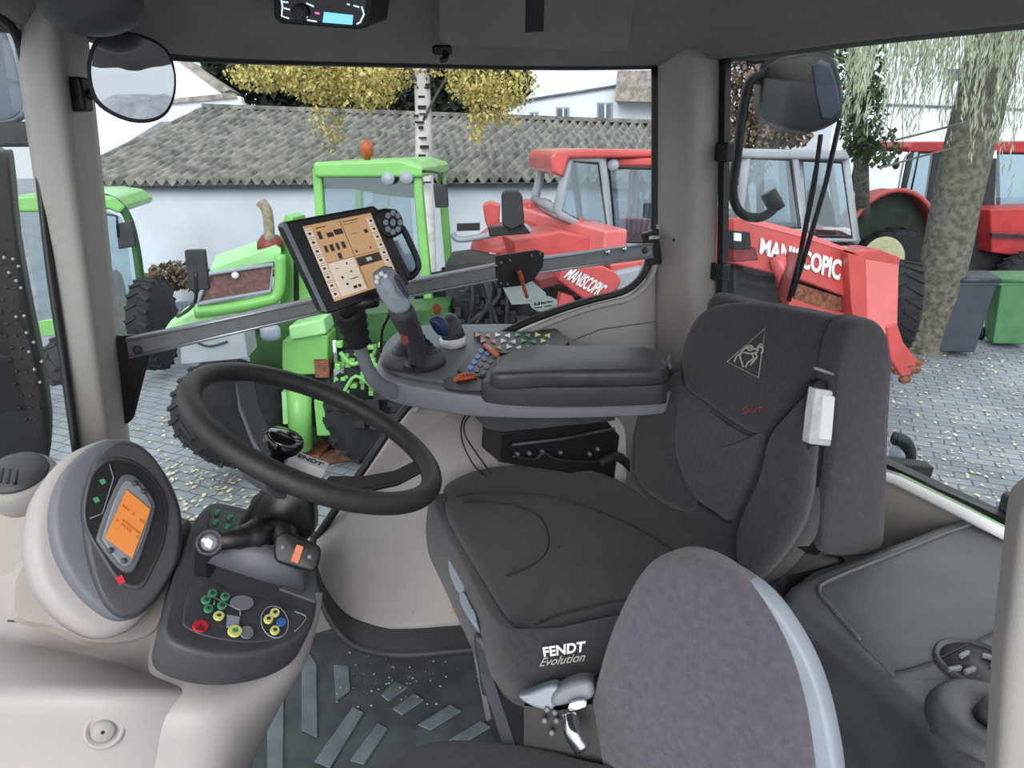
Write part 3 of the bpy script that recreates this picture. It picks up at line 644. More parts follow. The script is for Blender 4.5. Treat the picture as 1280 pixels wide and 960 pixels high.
# button field at far side
pt('key_field', 'black', ar, dk.off(.012), [(592, 414), (682, 414), (712, 427), (700, 436), (640, 442), (618, 440)], .012, bev=.002)
ic = ['orange', 'yellow_icon', 'white', 'green_icon', 'yellow_icon']
for r_ in range(3):
    for i in range(8):
        x = 597+i*12.5+r_*7; y = 418+r_*7.5+(i % 2)
        if x > 690: continue
        m = ('orange', 'orange', 'white', 'white', 'green_icon', 'green_icon', 'yellow_icon', 'yellow_icon')[min(7, i)]
        pt('key', m, ar, dk.off(.014), [(x-4, y), (x+3, y-2.6), (x+3, y+2.6)] if i % 2 else [(x+4, y), (x-3, y-2.6), (x-3, y+2.6)], .002, .001)
pt('number_pad', 'black', ar, dk.off(.006), [(571, 463), (590, 440), (606, 434), (628, 440), (613, 470), (595, 470)], .006, bev=.002)
for i in range(4):
    for j in range(3):
        x, y = 588+j*8-i*1+i*5.5, 460-i*7+j*3
        disc('pad_key', 'blue' if j == 0 or (i == 3 and j < 2) else 'grey', x, y, 3.6, 3, .002, ar, dk.off(.006))
MB().tube([dk.off(.012).hit(*p) for p in ((606, 432), (622, 444))], .006, 8).build('rocker', 'orange', ar)
# orange thumb wheel in a dark recess
pt('dial_recess', 'black', ar, dk, [(555, 478), (562, 470), (595, 470), (606, 480), (600, 488), (560, 486)], .003, .002, smooth=3)
dc = P(582, 492, at.hit(582, 492).y-.0); dc = dk.hit(583, 476)-Z*.019
MB().lathe(dc+Fv*0-Rv*-.01, Rv, [(.012, -.008), (.034, -.007), (.034, .007), (.012, .008)], 36).build('thumb_wheel', 'orange', ar)
mb = MB()
for i in range(30):
    a = 2*math.pi*i/30; d = Fv*math.cos(a)+Z*math.sin(a); mb.box(dc+d*.034, (.003, .015, .003), (d.cross(Rv), Rv, d))
mb.build('wheel_teeth', 'rust_orange', ar)
# joystick
js = thing('drive_joystick', 'grey joystick with silver grip rising from the armrest in front of the monitor', 'joystick', dk.hit(518, 450))
jb = dk.hit(518, 452)
MB().lathe(jb-Z*.004, Z, [(.075, 0), (.074, .014), (.066, .028), (.058, .03)], 36).build('pedestal', 'dgrey', js)
MB().lathe(jb+Z*.02, Z, [(.054, 0), (.052, .012), (.046, .012), (.046, .02), (.04, .022), (.038, .03), (.03, .034), (.028, .045)], 32).build('boot', 'black', js)
pt('pedestal_slot', 'black', js, Plane(jb+Z*.027-Rv*.01, Z), [(503, 456), (512, 436), (522, 438), (518, 462)], .01, .003)
s = [P(522, 455, 1.53), P(520, 436, 1.50), P(516, 420, 1.46), P(508, 402, 1.40), P(500, 386, 1.33)]
MB().tube(cr(s, 4, False), [.017, .017, .018, .019, .02, .02, .021, .022, .023, .023, .024, .024, .025, .025, .025, .024, .023], 14).build('stem', 'dgrey', js)
pt('stem_label', 'vred_dark', js, VP(506, 1.40, 10, 420), [(500, 418), (508, 416), (512, 428), (504, 432)], .004, bev=.001)
MB().lathe(jb+Z*.045, Z+Lv*.2, [(.03, -.01), (.036, 0), (.036, .004), (.02, .01)], 28).build('stem_skirt', 'dgrey', js)
gp = VP(492, 1.29, 12, 370)
pil('grip', 'lgrey', js, gp, [(466, 350), (474, 341), (484, 337), (497, 345), (508, 368), (514, 384), (506, 392), (490, 392), (476, 374)], .05, .012, .006, 3, .008)
pil('grip_band', 'dgrey', js, gp.off(.004), [(492, 348), (500, 346), (512, 368), (507, 372)], .02, .004, 0, 2)
mb = MB()
for x, y in ((472, 346), (477, 342), (471, 352), (482, 345)): mb.box(gp.off(.01).hit(x, y), (.008, .008, .008), (V((.9, 0, .4)).normalized(), V((0, 1, 0)), V((-.4, 0, .9)).normalized()))
mb.build('grip_buttons', 'white', js, bev=.002)
mb = MB()
for i in range(5): mb.box(gp.off(.008).hit(497+i*2.6, 352+i*4.4), (.012, .006, .004), (V((.6, 0, -.8)), V((0, 1, 0)), V((.8, 0, .6))))
mb.build('grip_keys', 'navy', js, bev=.001)
cl = thing('cross_lever', 'short black lever with white collar behind the joystick on the armrest', 'lever', dk.hit(572, 430))
cb = dk.hit(567, 431)
MB().lathe(cb, Z+Fv*.15, [(.034, 0), (.033, .02), (.03, .022)], 28).build('collar', 'white', cl)
MB().lathe(cb+Z*.021, Z+Fv*.2, [(.031, 0), (.028, .02), (.024, .04), (.018, .055), (.008, .062)], 28).build('lever_boot', 'dgrey', cl)
MB().pillow(cr([P(x, y, 1.66) for x, y in ((536, 402), (541, 396), (552, 397), (560, 408), (558, 420), (546, 418))], 3), (0, -1, .2), .03, .008, .004).build('lever_grip', 'navy', cl)
MB().ball(P(546, 386, 1.68), .011, (1, 1, 1.3)).build('lever_cap', 'rust_orange', cl)
# bracket and mechanism below the armrest
br = thing('armrest_bracket', 'black steel box bracket and mechanism carrying the armrest', 'bracket', P(690, 560, 1.5))
bp1 = Plane(P(690, 525, 1.56), Lv+Fv*.1)
pt('bracket_box', 'dgrey', br, bp1, [(604, 518), (616, 513), (768, 512), (770, 526), (740, 530), (628, 541), (608, 537)], .12, bev=.004)
bp2 = Plane(P(690, 570, 1.58), Lv)
pt('mechanism_plate', 'black', br, bp2, [(626, 541), (760, 527), (775, 545), (768, 602), (690, 588), (624, 578)], .10, bev=.003)
MB().tube([bp2.off(.01).hit(*p) for p in ((640, 556), (700, 549), (768, 536))], .004, 8).build('linkage', 'dgrey', br)
for x, y in ((645, 566), (660, 565), (676, 563), (699, 564), (735, 566), (745, 560)):
    MB().lathe(bp2.hit(x, y), bp2.n, [(.006, 0), (.006, .01), (.003, .014)], 6).build('bolt', 'grey', br)
MB().tube(cr([bp2.off(.012).hit(*p) for p in ((640, 570), (668, 574), (680, 566), (700, 575), (760, 578))], 4, False), .004, 8).build('wiring', 'vdark', br)
MB().tube(cr([bp2.off(.03).hit(*p) for p in ((750, 580), (770, 570), (790, 585), (800, 600))], 4, False), .012, 8).build('hose', 'rubber', br)
cbq = thing('hanging_cable', 'pair of thin black cables hanging from the armrest front', 'cable', P(590, 580, 1.6))
MB().tube(cr([P(585, 515, 1.6), P(577, 530, 1.62), (P(578, 552, 1.62)), P(590, 578, 1.6), P(606, 596, 1.56)], 5, False), .0022, 6).build('wire', 'black', cbq)
MB().tube(cr([P(592, 515, 1.6), P(581, 528, 1.63), (P(582, 545, 1.63)), P(596, 567, 1.6), P(614, 592, 1.56)], 5, False), .0022, 6).build('wire', 'black', cbq)
# --- aluminium rail across the side window
rl = thing('mounting_rail', 'long aluminium rail bolted across the side window', 'rail', P(480, 370, 1.7))
ra = SIDE.off(.05)
pt('profile', 'alu_dark', rl, ra, [(157, 424), (400, 372), (640, 326), (816, 304), (816, 322), (642, 347), (400, 393), (161, 449)], .02, bev=.002)
for dy in ((0), (1),):
    pts = [(157, 426), (400, 374), (640, 328), (816, 305)] if dy == 0 else [(161, 447), (400, 391), (642, 345), (816, 321)]
    MB().tube([ra.off(.002).hit(*p) for p in pts], .004, 8).build('flange', 'alu', rl)
for x, y in ((172, 437), (759, 315), (780, 311), (806, 313)):
    c = ra.hit(x, y); MB().lathe(c, ra.n, [(.009, 0), (.009, .004), (.005, .007)], 14).build('bolt', 'dgrey' if x in (172, 806) else 'chrome', rl)
bk = thing('rail_bracket', 'black sheet bracket on the front pillar holding the rail', 'bracket', SIDE.hit(155, 480))
pt('plate', 'black', bk, SIDE.off(.035), [(126, 421), (170, 419), (187, 430), (186, 450), (168, 522), (160, 530), (143, 531), (136, 524)], .012, bev=.003)
for x, y in ((139, 428), (147, 524)):
    MB().lathe(SIDE.off(.035).hit(x, y), SIDE.n, [(.009, 0), (.009, .006), (.005, .01)], 6).build('bolt', 'dgrey', bk)
mk = thing('rail_clamp', 'black clamp plate with an orange handle in the middle of the rail', 'clamp', ra.hit(650, 335))
pt('plate', 'black', mk, ra.off(.006), [(620, 320), (672, 312), (681, 316), (679, 334), (668, 350), (655, 357), (622, 361)], .01, bev=.003)
MB().tube(cr([ra.off(.02).hit(*p) for p in ((648, 338), (652, 348), (655, 360), (659, 372))], 3, False), [.007]*4+[.005]*4+[.005]*2, 8).build('handle', 'rust_orange', mk)
for x, y in ((626, 328), (637, 325), (664, 319), (675, 317), (626, 354), (634, 355)):
    MB().lathe(ra.off(.006).hit(x, y), ra.n, [(.0035, 0), (.0035, .003)], 8).build('rivet', 'alu_dark', mk)
hd = thing('window_latch', 'black latch where the rail meets the rear pillar', 'latch', SIDE.hit(818, 300))
pt('latch_plate', 'black', hd, SIDE.off(.03), [(806, 292), (824, 286), (828, 330), (812, 332)], .02, bev=.003)
MB().tube([SIDE.off(.045).hit(*p) for p in ((812, 298), (828, 296))], .006, 8).build('latch_pin', 'alu', hd)
# --- header fittings
rd = thing('car_radio', 'black car radio with lit blue display in the roof lining', 'radio', P(400, 15, 1.45))
rp_ = Plane(P(400, 18, 1.42), (-.15, -1, -.25))
rc = [(340, -40), (468, -36), (460, 34), (448, 37), (350, 30), (342, 22)]
pt('radio_case', 'black', rd, rp_, rc, .12, bev=.004)
pt('radio_face', 'gloss_black', rd, rp_, [(346, -34), (462, -32), (455, 31), (350, 25)], .004, .003, bev=.002)
rq = rp_.off(.004)
pt('display', 'radio_blue', rd, rq, [(405, 15), (441, 19), (440, 31), (403, 28)], .002, .001)
MB().lathe(rq.hit(376, 15), rq.n, [(.014, 0), (.014, .004), (.012, .014), (.008, .016)], 28).build('volume_knob', 'dgrey', rd)
MB().tube([rq.off(.003).hit(376+10*math.cos(a/10*5+.6), 15+10*math.sin(a/10*5+.6)) for a in range(8)], .0012, 6).build('knob_glow', 'radio_white', rd)
for g in ([(351, -4), (353, 8), (352, 20), (361, 23)], [(452, 8), (455, 18), (450, 28), (446, 30)], [(352, 2), (360, 3)], [(355, 10), (362, 12)], [(383, 4), (392, 8)], [(384, 25), (396, 27)], [(434, 5), (437, 6)], [(442, 7), (449, 9)]):
    MB().tube([rq.off(.001).hit(*p) for p in g], .0013, 6).build('lit_mark', 'radio_white', rd)
MB().tube([rq.off(.001).hit(*p) for p in ((394, 16), (399, 17))], .0018, 6).build('lit_mark', 'radio_pink', rd)
cp = Plane(P(650, 40, 1.66), Lv+V((0, 0, -.55)))
hp_ = thing('roof_hatch', 'flat storage hatch set in the roof lining right of the radio', 'hatch', P(650, 30, 1.66))
pt('hatch_lid', 'header', hp_, cp, [(548, -40), (800, -40), (785, 62), (760, 66), (565, 58), (550, 52)], .03, bev=.003)
pt('grille_slot', 'black', hp_, cp, [(658, -30), (682, -30), (680, 40), (657, 41)], .006, .002, bev=.002)
hk = thing('coat_hook', 'small black hook under the roof hatch', 'hook', P(553, 62, 1.62))
MB().box(P(553, 63, 1.63), (.04, .03, .02)).build('hook_plate', 'black', hk, bev=.006)
MB().tube(cr([P(556, 64, 1.62), P(557, 73, 1.61), P(552, 75, 1.6)], 4, False), .006, 8).build('hook_arm', 'black', hk)
sp_ = thing('roof_speaker', 'round dark fabric-covered speaker bulging from the roof lining above the mirror', 'speaker', P(110, 10, 1.2))
MB().ball(P(112, 2, 1.22), .078, (1, .8, .62), 24).build('speaker_cover', 'dgrey', sp_)
MB().tube(cr([P(x, y, 1.21) for x, y in ((66, 5), (75, 22), (95, 33), (120, 36), (145, 28), (158, 10))], 4, False), .006, 8).build('speaker_rim', 'header', sp_)
# mirror on the front pillar
mi = thing('interior_mirror', 'rounded rear-view mirror in a black frame on the front pillar', 'mirror', P(165, 95, 1.3))
mn = Plane(P(165, 95, 1.30), (.40, -1, -.06)); 
mo_ = [(108, 92), (112, 62), (124, 46), (150, 39), (180, 44), (207, 60), (218, 85), (219, 115), (210, 140), (192, 152), (165, 153), (136, 142), (116, 124)]
MB().pillow(cr([mn.hit(*p) for p in mo_], 4), mn.n, .045, .004, 0, .02).build('mirror_shell', 'black', mi)
sm = [(164+(x-164)*.93+2, 97+(y-97)*.92) for x, y in mo_]
mn2 = mn
MB().pillow(cr([mn2.off(.001).hit(*p) for p in sm], 4), mn2.n, .002, .001, .007).build('mirror_pane', 'mirror_glass', mi)
MB().box(P(97, 118, 1.32), (.035, .03, .055)).build('mirror_clamp', 'black', mi, bev=.006)
MB().tube([P(97, 122, 1.32), P(118, 118, 1.33), P(135, 112, 1.36)], .008, 8).build('mirror_arm', 'black', mi)
# --- work lamp and wiper behind the rear window
wl = thing('work_lamp', 'black square work lamp outside the rear window, seen from behind', 'work lamp', P(1000, 110, 2.3))
wq = Plane(P(1000, 115, 2.15), (-.15, -1, 0))
pil('lamp_housing', 'lamp_black', wl, wq, [(952, 100), (960, 80), (990, 68), (1036, 66), (1052, 95), (1055, 140), (1042, 156), (1008, 166), (962, 152), (952, 140)], .12, .02, .01, 3)
pil('lamp_side', 'lamp_side', wl, wq.off(.012), [(1016, 82), (1038, 80), (1050, 128), (1048, 140), (1028, 148)], .03, .004, 0, 2)
pt('lamp_bracket', 'lamp_black', wl, wq.off(-.02), [(954, 72), (1040, 56), (1044, 72), (960, 108), (944, 104)], .03, bev=.004)
lp = [(955, 92), (938, 102), (930, 130), (922, 190), (916, 240), (926, 266), (948, 272), (966, 262), (972, 246)]
MB().tube(cr([wq.off(-.02).hit(*p) for p in lp], 5, False), .014, 10).build('grab_loop', 'lamp_black', wl)
MB().tube([wq.off(-.02).hit(*p) for p in ((960, 240), (972, 262))], .024, 12).build('loop_foot', 'black', wl)
MB().tube(cr([wq.hit(*p) for p in ((905, 52), (920, 66), (940, 76), (955, 74))], 4, False), .008, 8).build('lamp_cable', 'black', wl)
wi = thing('rear_wiper', 'thin black wiper arm with blade hanging on the rear window', 'wiper', REAR.off(-.03).hit(1010, 260))
rq2 = REAR.off(-.035)
MB().tube([rq2.hit(*p) for p in ((1050, 150), (1032, 230), (1006, 320), (990, 370))], .006, 8).build('wiper_arm', 'black', wi)
mb = MB(); mb.tube([rq2.off(.01).hit(*p) for p in ((1026, 168), (1018, 230), (1000, 320), (986, 376))], .006, 8)
mb.build('wiper_blade', 'rubber', wi)
for t in range(14):
    a = rq2.off(.006).hit(1024-t*2.6, 186+t*13.5); 
MB().bar(rq2.off(.012).hit(1022, 200), rq2.off(.012).hit(994, 350), .01, .004, Fv).build('blade_spine', 'vdark', wi)
# --- driver seat
SF = V((-.905, -.425, 0)); SR = V((-.425, .905, 0))       # seat forward / seat right
se = thing('driver_seat', 'dark grey upholstered driver seat with embroidered headrest panel', 'seat', PZ(740, 850, .0))
def TP(pts): return [PZ(*p) for p in pts]
# cushion: lofted rings
topc = TP([(553, 610, .49), (566, 598, .495), (600, 586, .495), (660, 580, .49), (720, 583, .48), (775, 600, .46), (850, 650, .45), (925, 722, .45), (905, 745, .45), (850, 752, .46), (795, 762, .475), (735, 780, .48), (690, 795, .485), (655, 800, .49), (636, 775, .50), (602, 720, .50), (575, 675, .50), (557, 640, .50)])
topc = cr(topc, 3); cen = sum(topc, V())/len(topc)
def ring_(s, dz, fw_=0): return [cen+(p-cen)*s+V((0, 0, dz))+SF*fw_ for p in topc]
rings = [ring_(.80, -.165, .02), ring_(.86, -.15, .02), ring_(.93, -.11, .02), ring_(.985, -.05, .01), ring_(1.0, -.02), ring_(.99, -.004), ring_(.965, .004), ring_(.9, .003), ring_(.75, -.008), ring_(.5, -.014), ring_(.25, -.016), ring_(.01, -.016)]
MB().grid([r+[r[0]] for r in rings]).build('cushion', 'fabric_dark', se)
ct = Plane(PZ(640, 690, .497), Z+SF*.0)
def onc(pts, h=.0): return [PZ(x, y, .4895+h) for x, y in pts]
MB().tube(cr(onc([(560, 622), (600, 618), (680, 620), (740, 636), (800, 662), (880, 712)], .0), 5, False), .0022, 6).build('seam', 'piping', se)
MB().tube(cr(onc([(580, 628), (640, 632), (676, 648), (686, 680), (668, 705), (614, 727)], -.002), 5, False), .002, 6).build('seam', 'piping', se)
MB().tube(cr(onc([(614, 727), (640, 762), (655, 785), (700, 768), (790, 748), (850, 742)], -.002), 5, False), .002, 6).build('seam', 'piping', se)
# front skirt and near side of the cushion cover
sk = [[P(*p) for p in r] for r in (
    [(556, 606, 1.46), (558, 632, 1.43), (578, 668, 1.31), (604, 714, 1.17), (636, 775, 1.02), (660, 797, .965), (700, 797, .99), (760, 775, 1.06), (850, 755, 1.12)],
    [(548, 650, 1.44), (552, 665, 1.40), (572, 695, 1.29), (600, 745, 1.14), (636, 805, .99), (665, 822, .94), (705, 822, .955), (765, 800, 1.03), (850, 785, 1.1)],
    [(549, 675, 1.44), (555, 690, 1.41), (575, 730, 1.28), (600, 780, 1.13), (635, 836, .985), (668, 850, .94), (708, 846, .955), (768, 826, 1.03), (850, 810, 1.1)],
    [(552, 690, 1.46), (560, 705, 1.42), (582, 750, 1.29), (606, 800, 1.15), (640, 860, 1.0), (672, 868, .965), (710, 860, .98), (770, 838, 1.05), (850, 830, 1.12)])]
MB().grid(sk).build('cushion_skirt', 'fabric_dark', se, sub=2, sol=.03)
# adjustment levers at the front
lv = Plane(P(585, 715, 1.27), (-.75, -.6, -.1))
lv = P3(P(562, 680, 1.40), P(592, 775, 1.12), P(600, 690, 1.33))
pt('lever_recess', 'vdark', se, lv.off(.022), [(560, 678), (568, 678), (588, 708), (594, 752), (590, 745), (576, 722), (562, 700)], .01, .0, smooth=3)
pil('seat_lever', 'lgrey', se, lv.off(.052), [(560, 700), (566, 702), (580, 728), (578, 738), (570, 736), (562, 718)], .02, .004, 0, 3)
pil('seat_lever', 'lgrey', se, lv.off(.052), [(574, 742), (580, 740), (594, 766), (595, 780), (588, 776), (576, 756)], .02, .004, 0, 3)
# lettering on the near side of the cushion
lt = Plane(P(705, 822, .935), (-.02, -1, .1))
text('brand_text', 'white', se, Quad(lt.off(.012), [(678, 809), (732, 801), (730, 814), (680, 821)]), 'FENDT', .0012, th=.03)
text('script_text', 'silver_thread', se, Quad(lt.off(.02), [(676, 823), (732, 815), (731, 826), (674, 833)]), 'Evolution', .0008, shear=.35)
# backrest
bb = PZ(930, 722, .45); BP = Plane(bb, SF*math.cos(.22)+Z*math.sin(.22))
bout = [(783, 560), (788, 530), (802, 492), (828, 462), (846, 440), (856, 412), (872, 388), (900, 375), (945, 375), (1000, 384), (1045, 400), (1040, 440), (1018, 480), (1008, 520), (1004, 580), (998, 640), (975, 690), (930, 733), (895, 712), (830, 660), (795, 622), (782, 600)]
MB().pillow(cr([BP.hit(*p) for p in bout], 3), BP.n, .09, .03, .0, .02).build('backrest', 'fabric_dark', se)
hpad = [(850, 470), (848, 440), (857, 412), (872, 390), (900, 378), (945, 377), (1000, 386), (1046, 401), (1036, 440), (1018, 475), (985, 505), (958, 535), (940, 542), (915, 530), (880, 505), (856, 488)]
MB().pillow(cr([BP.off(.022).hit(*p) for p in hpad], 3), BP.n, .04, .02, .004).build('head_pad', 'fabric_dark', se)
mid = [(845, 490), (848, 478), (880, 508), (915, 534), (940, 546), (956, 540), (948, 570), (930, 620), (912, 652), (890, 640), (865, 622), (848, 590), (840, 550)]
MB().pillow(cr([BP.off(.012).hit(*p) for p in mid], 3), BP.n, .03, .014, .0).build('lumbar_pad', 'fabric', se)
MB().tube(cr([BP.off(.004).hit(*p) for p in mid], 4), .0028, 6, True).build('seam', 'piping', se)
wing = [(960, 540), (985, 510), (1012, 490), (1004, 560), (996, 630), (974, 680), (932, 728), (918, 712), (916, 670), (930, 628), (948, 580)]
MB().pillow(cr([BP.off(.028).hit(*p) for p in wing], 3), BP.n, .04, .025, .004).build('side_bolster', 'fabric_dark', se)
wing2 = [(795, 520), (820, 482), (846, 462), (846, 490), (840, 550), (850, 600), (866, 625), (850, 640), (810, 620), (790, 590)]
MB().pillow(cr([BP.off(.02).hit(*p) for p in wing2], 3), BP.n, .04, .02, .004).build('side_bolster', 'fabric_dark', se)
# emblem
eq = BP.off(.028)
MB().tube([eq.hit(*p) for p in ((909, 452), (957, 410), (948, 472))], .0014, 6, True).build('emblem_triangle', 'silver_thread', se)
hs = MB()
for g in ([(926, 440), (934, 434), (944, 436), (951, 433)], [(928, 440), (938, 442), (947, 440)], [(930, 436), (936, 432), (941, 433)], [(927, 441), (921, 445), (918, 452)], [(926, 441), (925, 446), (928, 455), (929, 459)], [(940, 442), (942, 448), (935, 453), (932, 459)], [(943, 441), (946, 446), (938, 456)], [(951, 433), (954, 438), (951, 442)], [(947, 434), (951, 430), (954, 434)], [(933, 434), (937, 438), (942, 436), (948, 438)]):
    hs.tube(cr([eq.hit(*p) for p in g], 3, False), .0018, 6)
hs.build('emblem_horse', 'silver_thread', se)
text('script_embroidery', 'red_thread', se, Quad(eq, [(927, 510), (952, 506), (952, 516), (928, 520)]), 'Sport', .0008, shear=.4)
# side of the back shell
NP = Plane(BP.hit(1008, 520)+SR*-.03, -SR)
sh = [(1022, 466), (1030, 446), (1048, 412), (1064, 400), (1084, 398), (1104, 404), (1114, 425), (1116, 470), (1112, 560), (1108, 640), (1102, 690), (1070, 698), (1040, 697), (1004, 688), (985, 672), (1002, 640), (1008, 560), (1014, 500)]
def behind(q): k = (q-BP.p).dot(BP.n); return q-BP.n*max(0, k+.015)
sh = [(x, y+(14 if y < 450 else 0)) for x, y in sh]
MB().pillow(cr([behind(NP.hit(*p)) for p in sh], 3), NP.n, .38, .012, 0, .02).build('back_shell', 'fabric_dark', se)
sh2 = [(1044, 480), (1052, 430), (1066, 404), (1085, 399), (1103, 405), (1113, 425), (1115, 470), (1111, 560), (1107, 640), (1101, 688), (1070, 697), (1030, 692), (1026, 660), (1034, 600), (1042, 540)]
MB().pillow(cr([NP.off(.02).hit(*p) for p in sh2], 3), NP.n, .04, .015, .003).build('shell_cushion', 'fabric_dark', se)
pt('side_cover', 'black', se, NP, [(1018, 480), (1046, 486), (1050, 520), (1036, 600), (1028, 688), (1000, 686), (990, 672), (1004, 640), (1010, 560)], .01, .005, smooth=3)
MB().tube([NP.off(.012).hit(*p) for p in ((1018, 460), (1036, 466), (1054, 472))], .003, 6).build('belt_slot_trim', 'alu_dark', se)
bg = [(1020, 484), (1034, 482), (1053, 490), (1049, 560), (1032, 562), (1012, 556), (1014, 520)]
pt('belt_guide', 'clear_white', se, NP.off(.014), [(1021, 486), (1054, 490), (1052, 525), (1047, 560), (1012, 556), (1016, 520)], .02, bev=.004)
pt('guide_rib', 'white', se, NP.off(.018), [(1030, 494), (1045, 496), (1040, 552), (1025, 550)], .01, bev=.003)
# pedestal parts
pdp = Plane(P(620, 870, 1.05), (-.85, -.5, 0))
pt('pedestal_panel', 'dgrey', se, Plane(P(640, 880, .98), (-.5, -.85, .1)), [(588, 792), (600, 800), (640, 862), (680, 872), (790, 850), (800, 980), (640, 980), (612, 920), (598, 860)], .35, bev=.01)
MB().bar(P(594, 800, 1.1), P(640, 940, .86), .012, .02, Lv).build('pedestal_edge', 'grey', se, bev=.003)
MB().bar(P(590, 790, 1.13), P(612, 900, .97), .006, .012, Lv).build('pedestal_trim', 'mgrey', se, bev=.002)
sl = Plane(P(680, 880, .86), (-.2, -1, .4))
pil('bellows_cover', 'lgrey', se, sl, [(648, 872), (660, 868), (690, 858), (700, 866), (690, 888), (665, 884)], .03, .006, 0, 3)
pil('suspension_knob', 'mgrey', se, sl.off(.01), [(690, 870), (706, 858), (728, 852), (740, 856), (740, 874), (712, 882), (690, 884)], .04, .01, 0, 3)
pt('suspension_frame', 'black', se, sl.off(-.01), [(655, 882), (700, 888), (740, 880), (760, 980), (655, 980)], .08)
for x, y in ((684, 886), (694, 890), (681, 900), (696, 900), (690, 915)):
    MB().lathe(sl.hit(x, y), sl.n, [(.0045, 0), (.0045, .004), (.003, .006)], 6).build('bolt', 'alu_dark', se)
MB().tube(cr([P(712, 896, .82), P(716, 915, .80), P(728, 935, .79)], 4, False), .013, 10).build('belt_stalk', 'chrome', se)
pil('belt_buckle', 'white', se, sl.off(.03), [(712, 880), (730, 876), (732, 884), (712, 890)], .01, .003, 0, 2)
# hinge cover and stickers at the foot of the backrest
hc = Plane(PZ(980, 735, .42), (-.55, -.75, .45))
pil('hinge_cover', 'dgrey', se, hc, [(932, 732), (944, 712), (965, 690), (996, 676), (1030, 690), (1046, 704), (1010, 716), (986, 735), (976, 770), (950, 770)], .1, .02, .004, 3)
pt('sticker', 'black', se, hc, [(958, 720), (975, 736), (972, 744), (954, 728)], .004, .026)
pt('sticker', 'white', se, hc, [(950, 740), (956, 736), (971, 752), (966, 768), (948, 752)], .004, .026)
for x, y in ((956, 748), (962, 754)): MB().lathe(hc.off(.027).hit(x, y), hc.n, [(.0025, 0), (.0025, .001)], 8).build('sticker_mark', 'black', se)
# --- passenger seat in the foreground
ps = thing('passenger_seat', 'folding instructor seat in dark fabric with grey shell rim in the near foreground', 'seat', (.2, .55, 0))
PB = Plane(P(880, 850, .74), (-.75, -.62, .12)); 
po_ = [(724, 960), (730, 900), (742, 845), (758, 790), (782, 738), (806, 705), (835, 692), (868, 697), (900, 715), (935, 745), (968, 800), (990, 860), (1004, 930), (1010, 1000), (1000, 1060), (860, 1090), (740, 1060), (724, 1010)]
MB().pillow(cr([PB.hit(*p) for p in po_], 4), PB.n, .05, .02, .006, .01).build('backrest', 'fabric_light', ps)
pr_ = [(828, 693), (868, 694), (905, 712), (945, 738), (985, 785), (1015, 850), (1034, 910), (1044, 980), (1040, 1060), (1000, 1080), (1000, 1000), (994, 930), (980, 860), (956, 800), (922, 750), (885, 715)]
MB().pillow(cr([PB.off(-.02).hit(*p) for p in [(x+8, y) for x, y in po_[:5]]+[(810, 708), (836, 694), (872, 697), (912, 713), (955, 744), (992, 795), (1018, 850), (1034, 910), (1044, 980), (1036, 1060), (860, 1090), (750, 1060), (734, 1010)]], 4), PB.n, .03, .006, 0, .006).build('back_shell', 'lgrey', ps)
cp_ = Plane(PZ(600, 945, .40), Z)
co = [(440, 985), (480, 945), (520, 922), (580, 914), (660, 922), (730, 940), (830, 985), (900, 1200), (560, 1250), (450, 1060)]
MB().pillow(cr([cp_.hit(*p) for p in co], 4), Z, .09, .03, .006, .02).build('cushion', 'fabric_dark', ps)
# --- fender console at the right
fc = thing('side_console', 'large black storage console with flat lid at the right', 'console', PZ(1150, 800, 0))
fp = Plane((0, 0, .52), Z)
fo = [(974, 752), (984, 728), (1012, 712), (1100, 680), (1180, 650), (1245, 625), (1400, 600), (1700, 800), (1700, 1100), (1300, 1100), (1200, 975), (1160, 905), (1060, 820)]
w = cr([fp.hit(*p) for p in fo[:1]+fo[1:]], 1)
MB().prism(w, Z, .5).build('console_body', 'console', fc, bev=.028)
f2 = fp.off(.001)
lidp = [(1026, 738), (1040, 722), (1190, 662), (1245, 646), (1300, 648), (1500, 700), (1500, 900), (1260, 850), (1130, 850), (1100, 830), (1060, 790)]
MB().pillow(cr([f2.hit(*p) for p in lidp], 3), Z, .006, .004).build('console_lid', 'console', fc)
MB().tube(cr([f2.off(.001).hit(*p) for p in [(1075, 800), (1040, 760), (1024, 738), (1040, 724), (1120, 692), (1190, 664), (1245, 648), (1300, 650)]], 5, False), .0035, 8).build('lid_edge', 'grey', fc)
MB().tube(cr([f2.off(.003).hit(*p) for p in [(1120, 840), (1180, 820), (1280, 770)]], 5, False), .0015, 6).build('lid_crease', 'black', fc)
MB().lathe(f2.hit(1222, 832), Z, [(.058, -.01), (.058, .004), (.052, .008), (.05, .002)], 40).build('cup_ring', 'console', fc)
MB().lathe(f2.hit(1222, 832), Z, [(.049, -.01), (.048, .003)], 40).build('cup_well', 'dgrey', fc)
for x, y, a in ((1205, 818, .5), (1193, 836, .2), (1212, 838, .4), (1238, 822, -.6), (1245, 830, .4)):
    MB().box(f2.off(.007).hit(x, y), (.022, .006, .008), (V((math.cos(a), math.sin(a), 0)), V((-math.sin(a), math.cos(a), 0)), Z)).build('clip', 'alu_dark', fc, bev=.002)
kc2 = f2.hit(1240, 905)
MB().lathe(kc2, Z, [(.078, -.06), (.078, .0), (.072, .012), (.06, .018), (.03, .014), (.022, .006)], 44).build('round_socket', 'console', fc)
MB().lathe(kc2+Z*.008, Z+V((.1, -.2, 0)), [(.024, 0), (.022, .02), (.012, .024)], 20).build('socket_knob', 'dgrey', fc)
MB().tube([kc2+Z*.015+V((-.02, -.03, 0)), kc2+Z*.03, kc2+Z*.03+V((.02, .02, 0))], .005, 8).build('socket_pull', 'mgrey', fc)
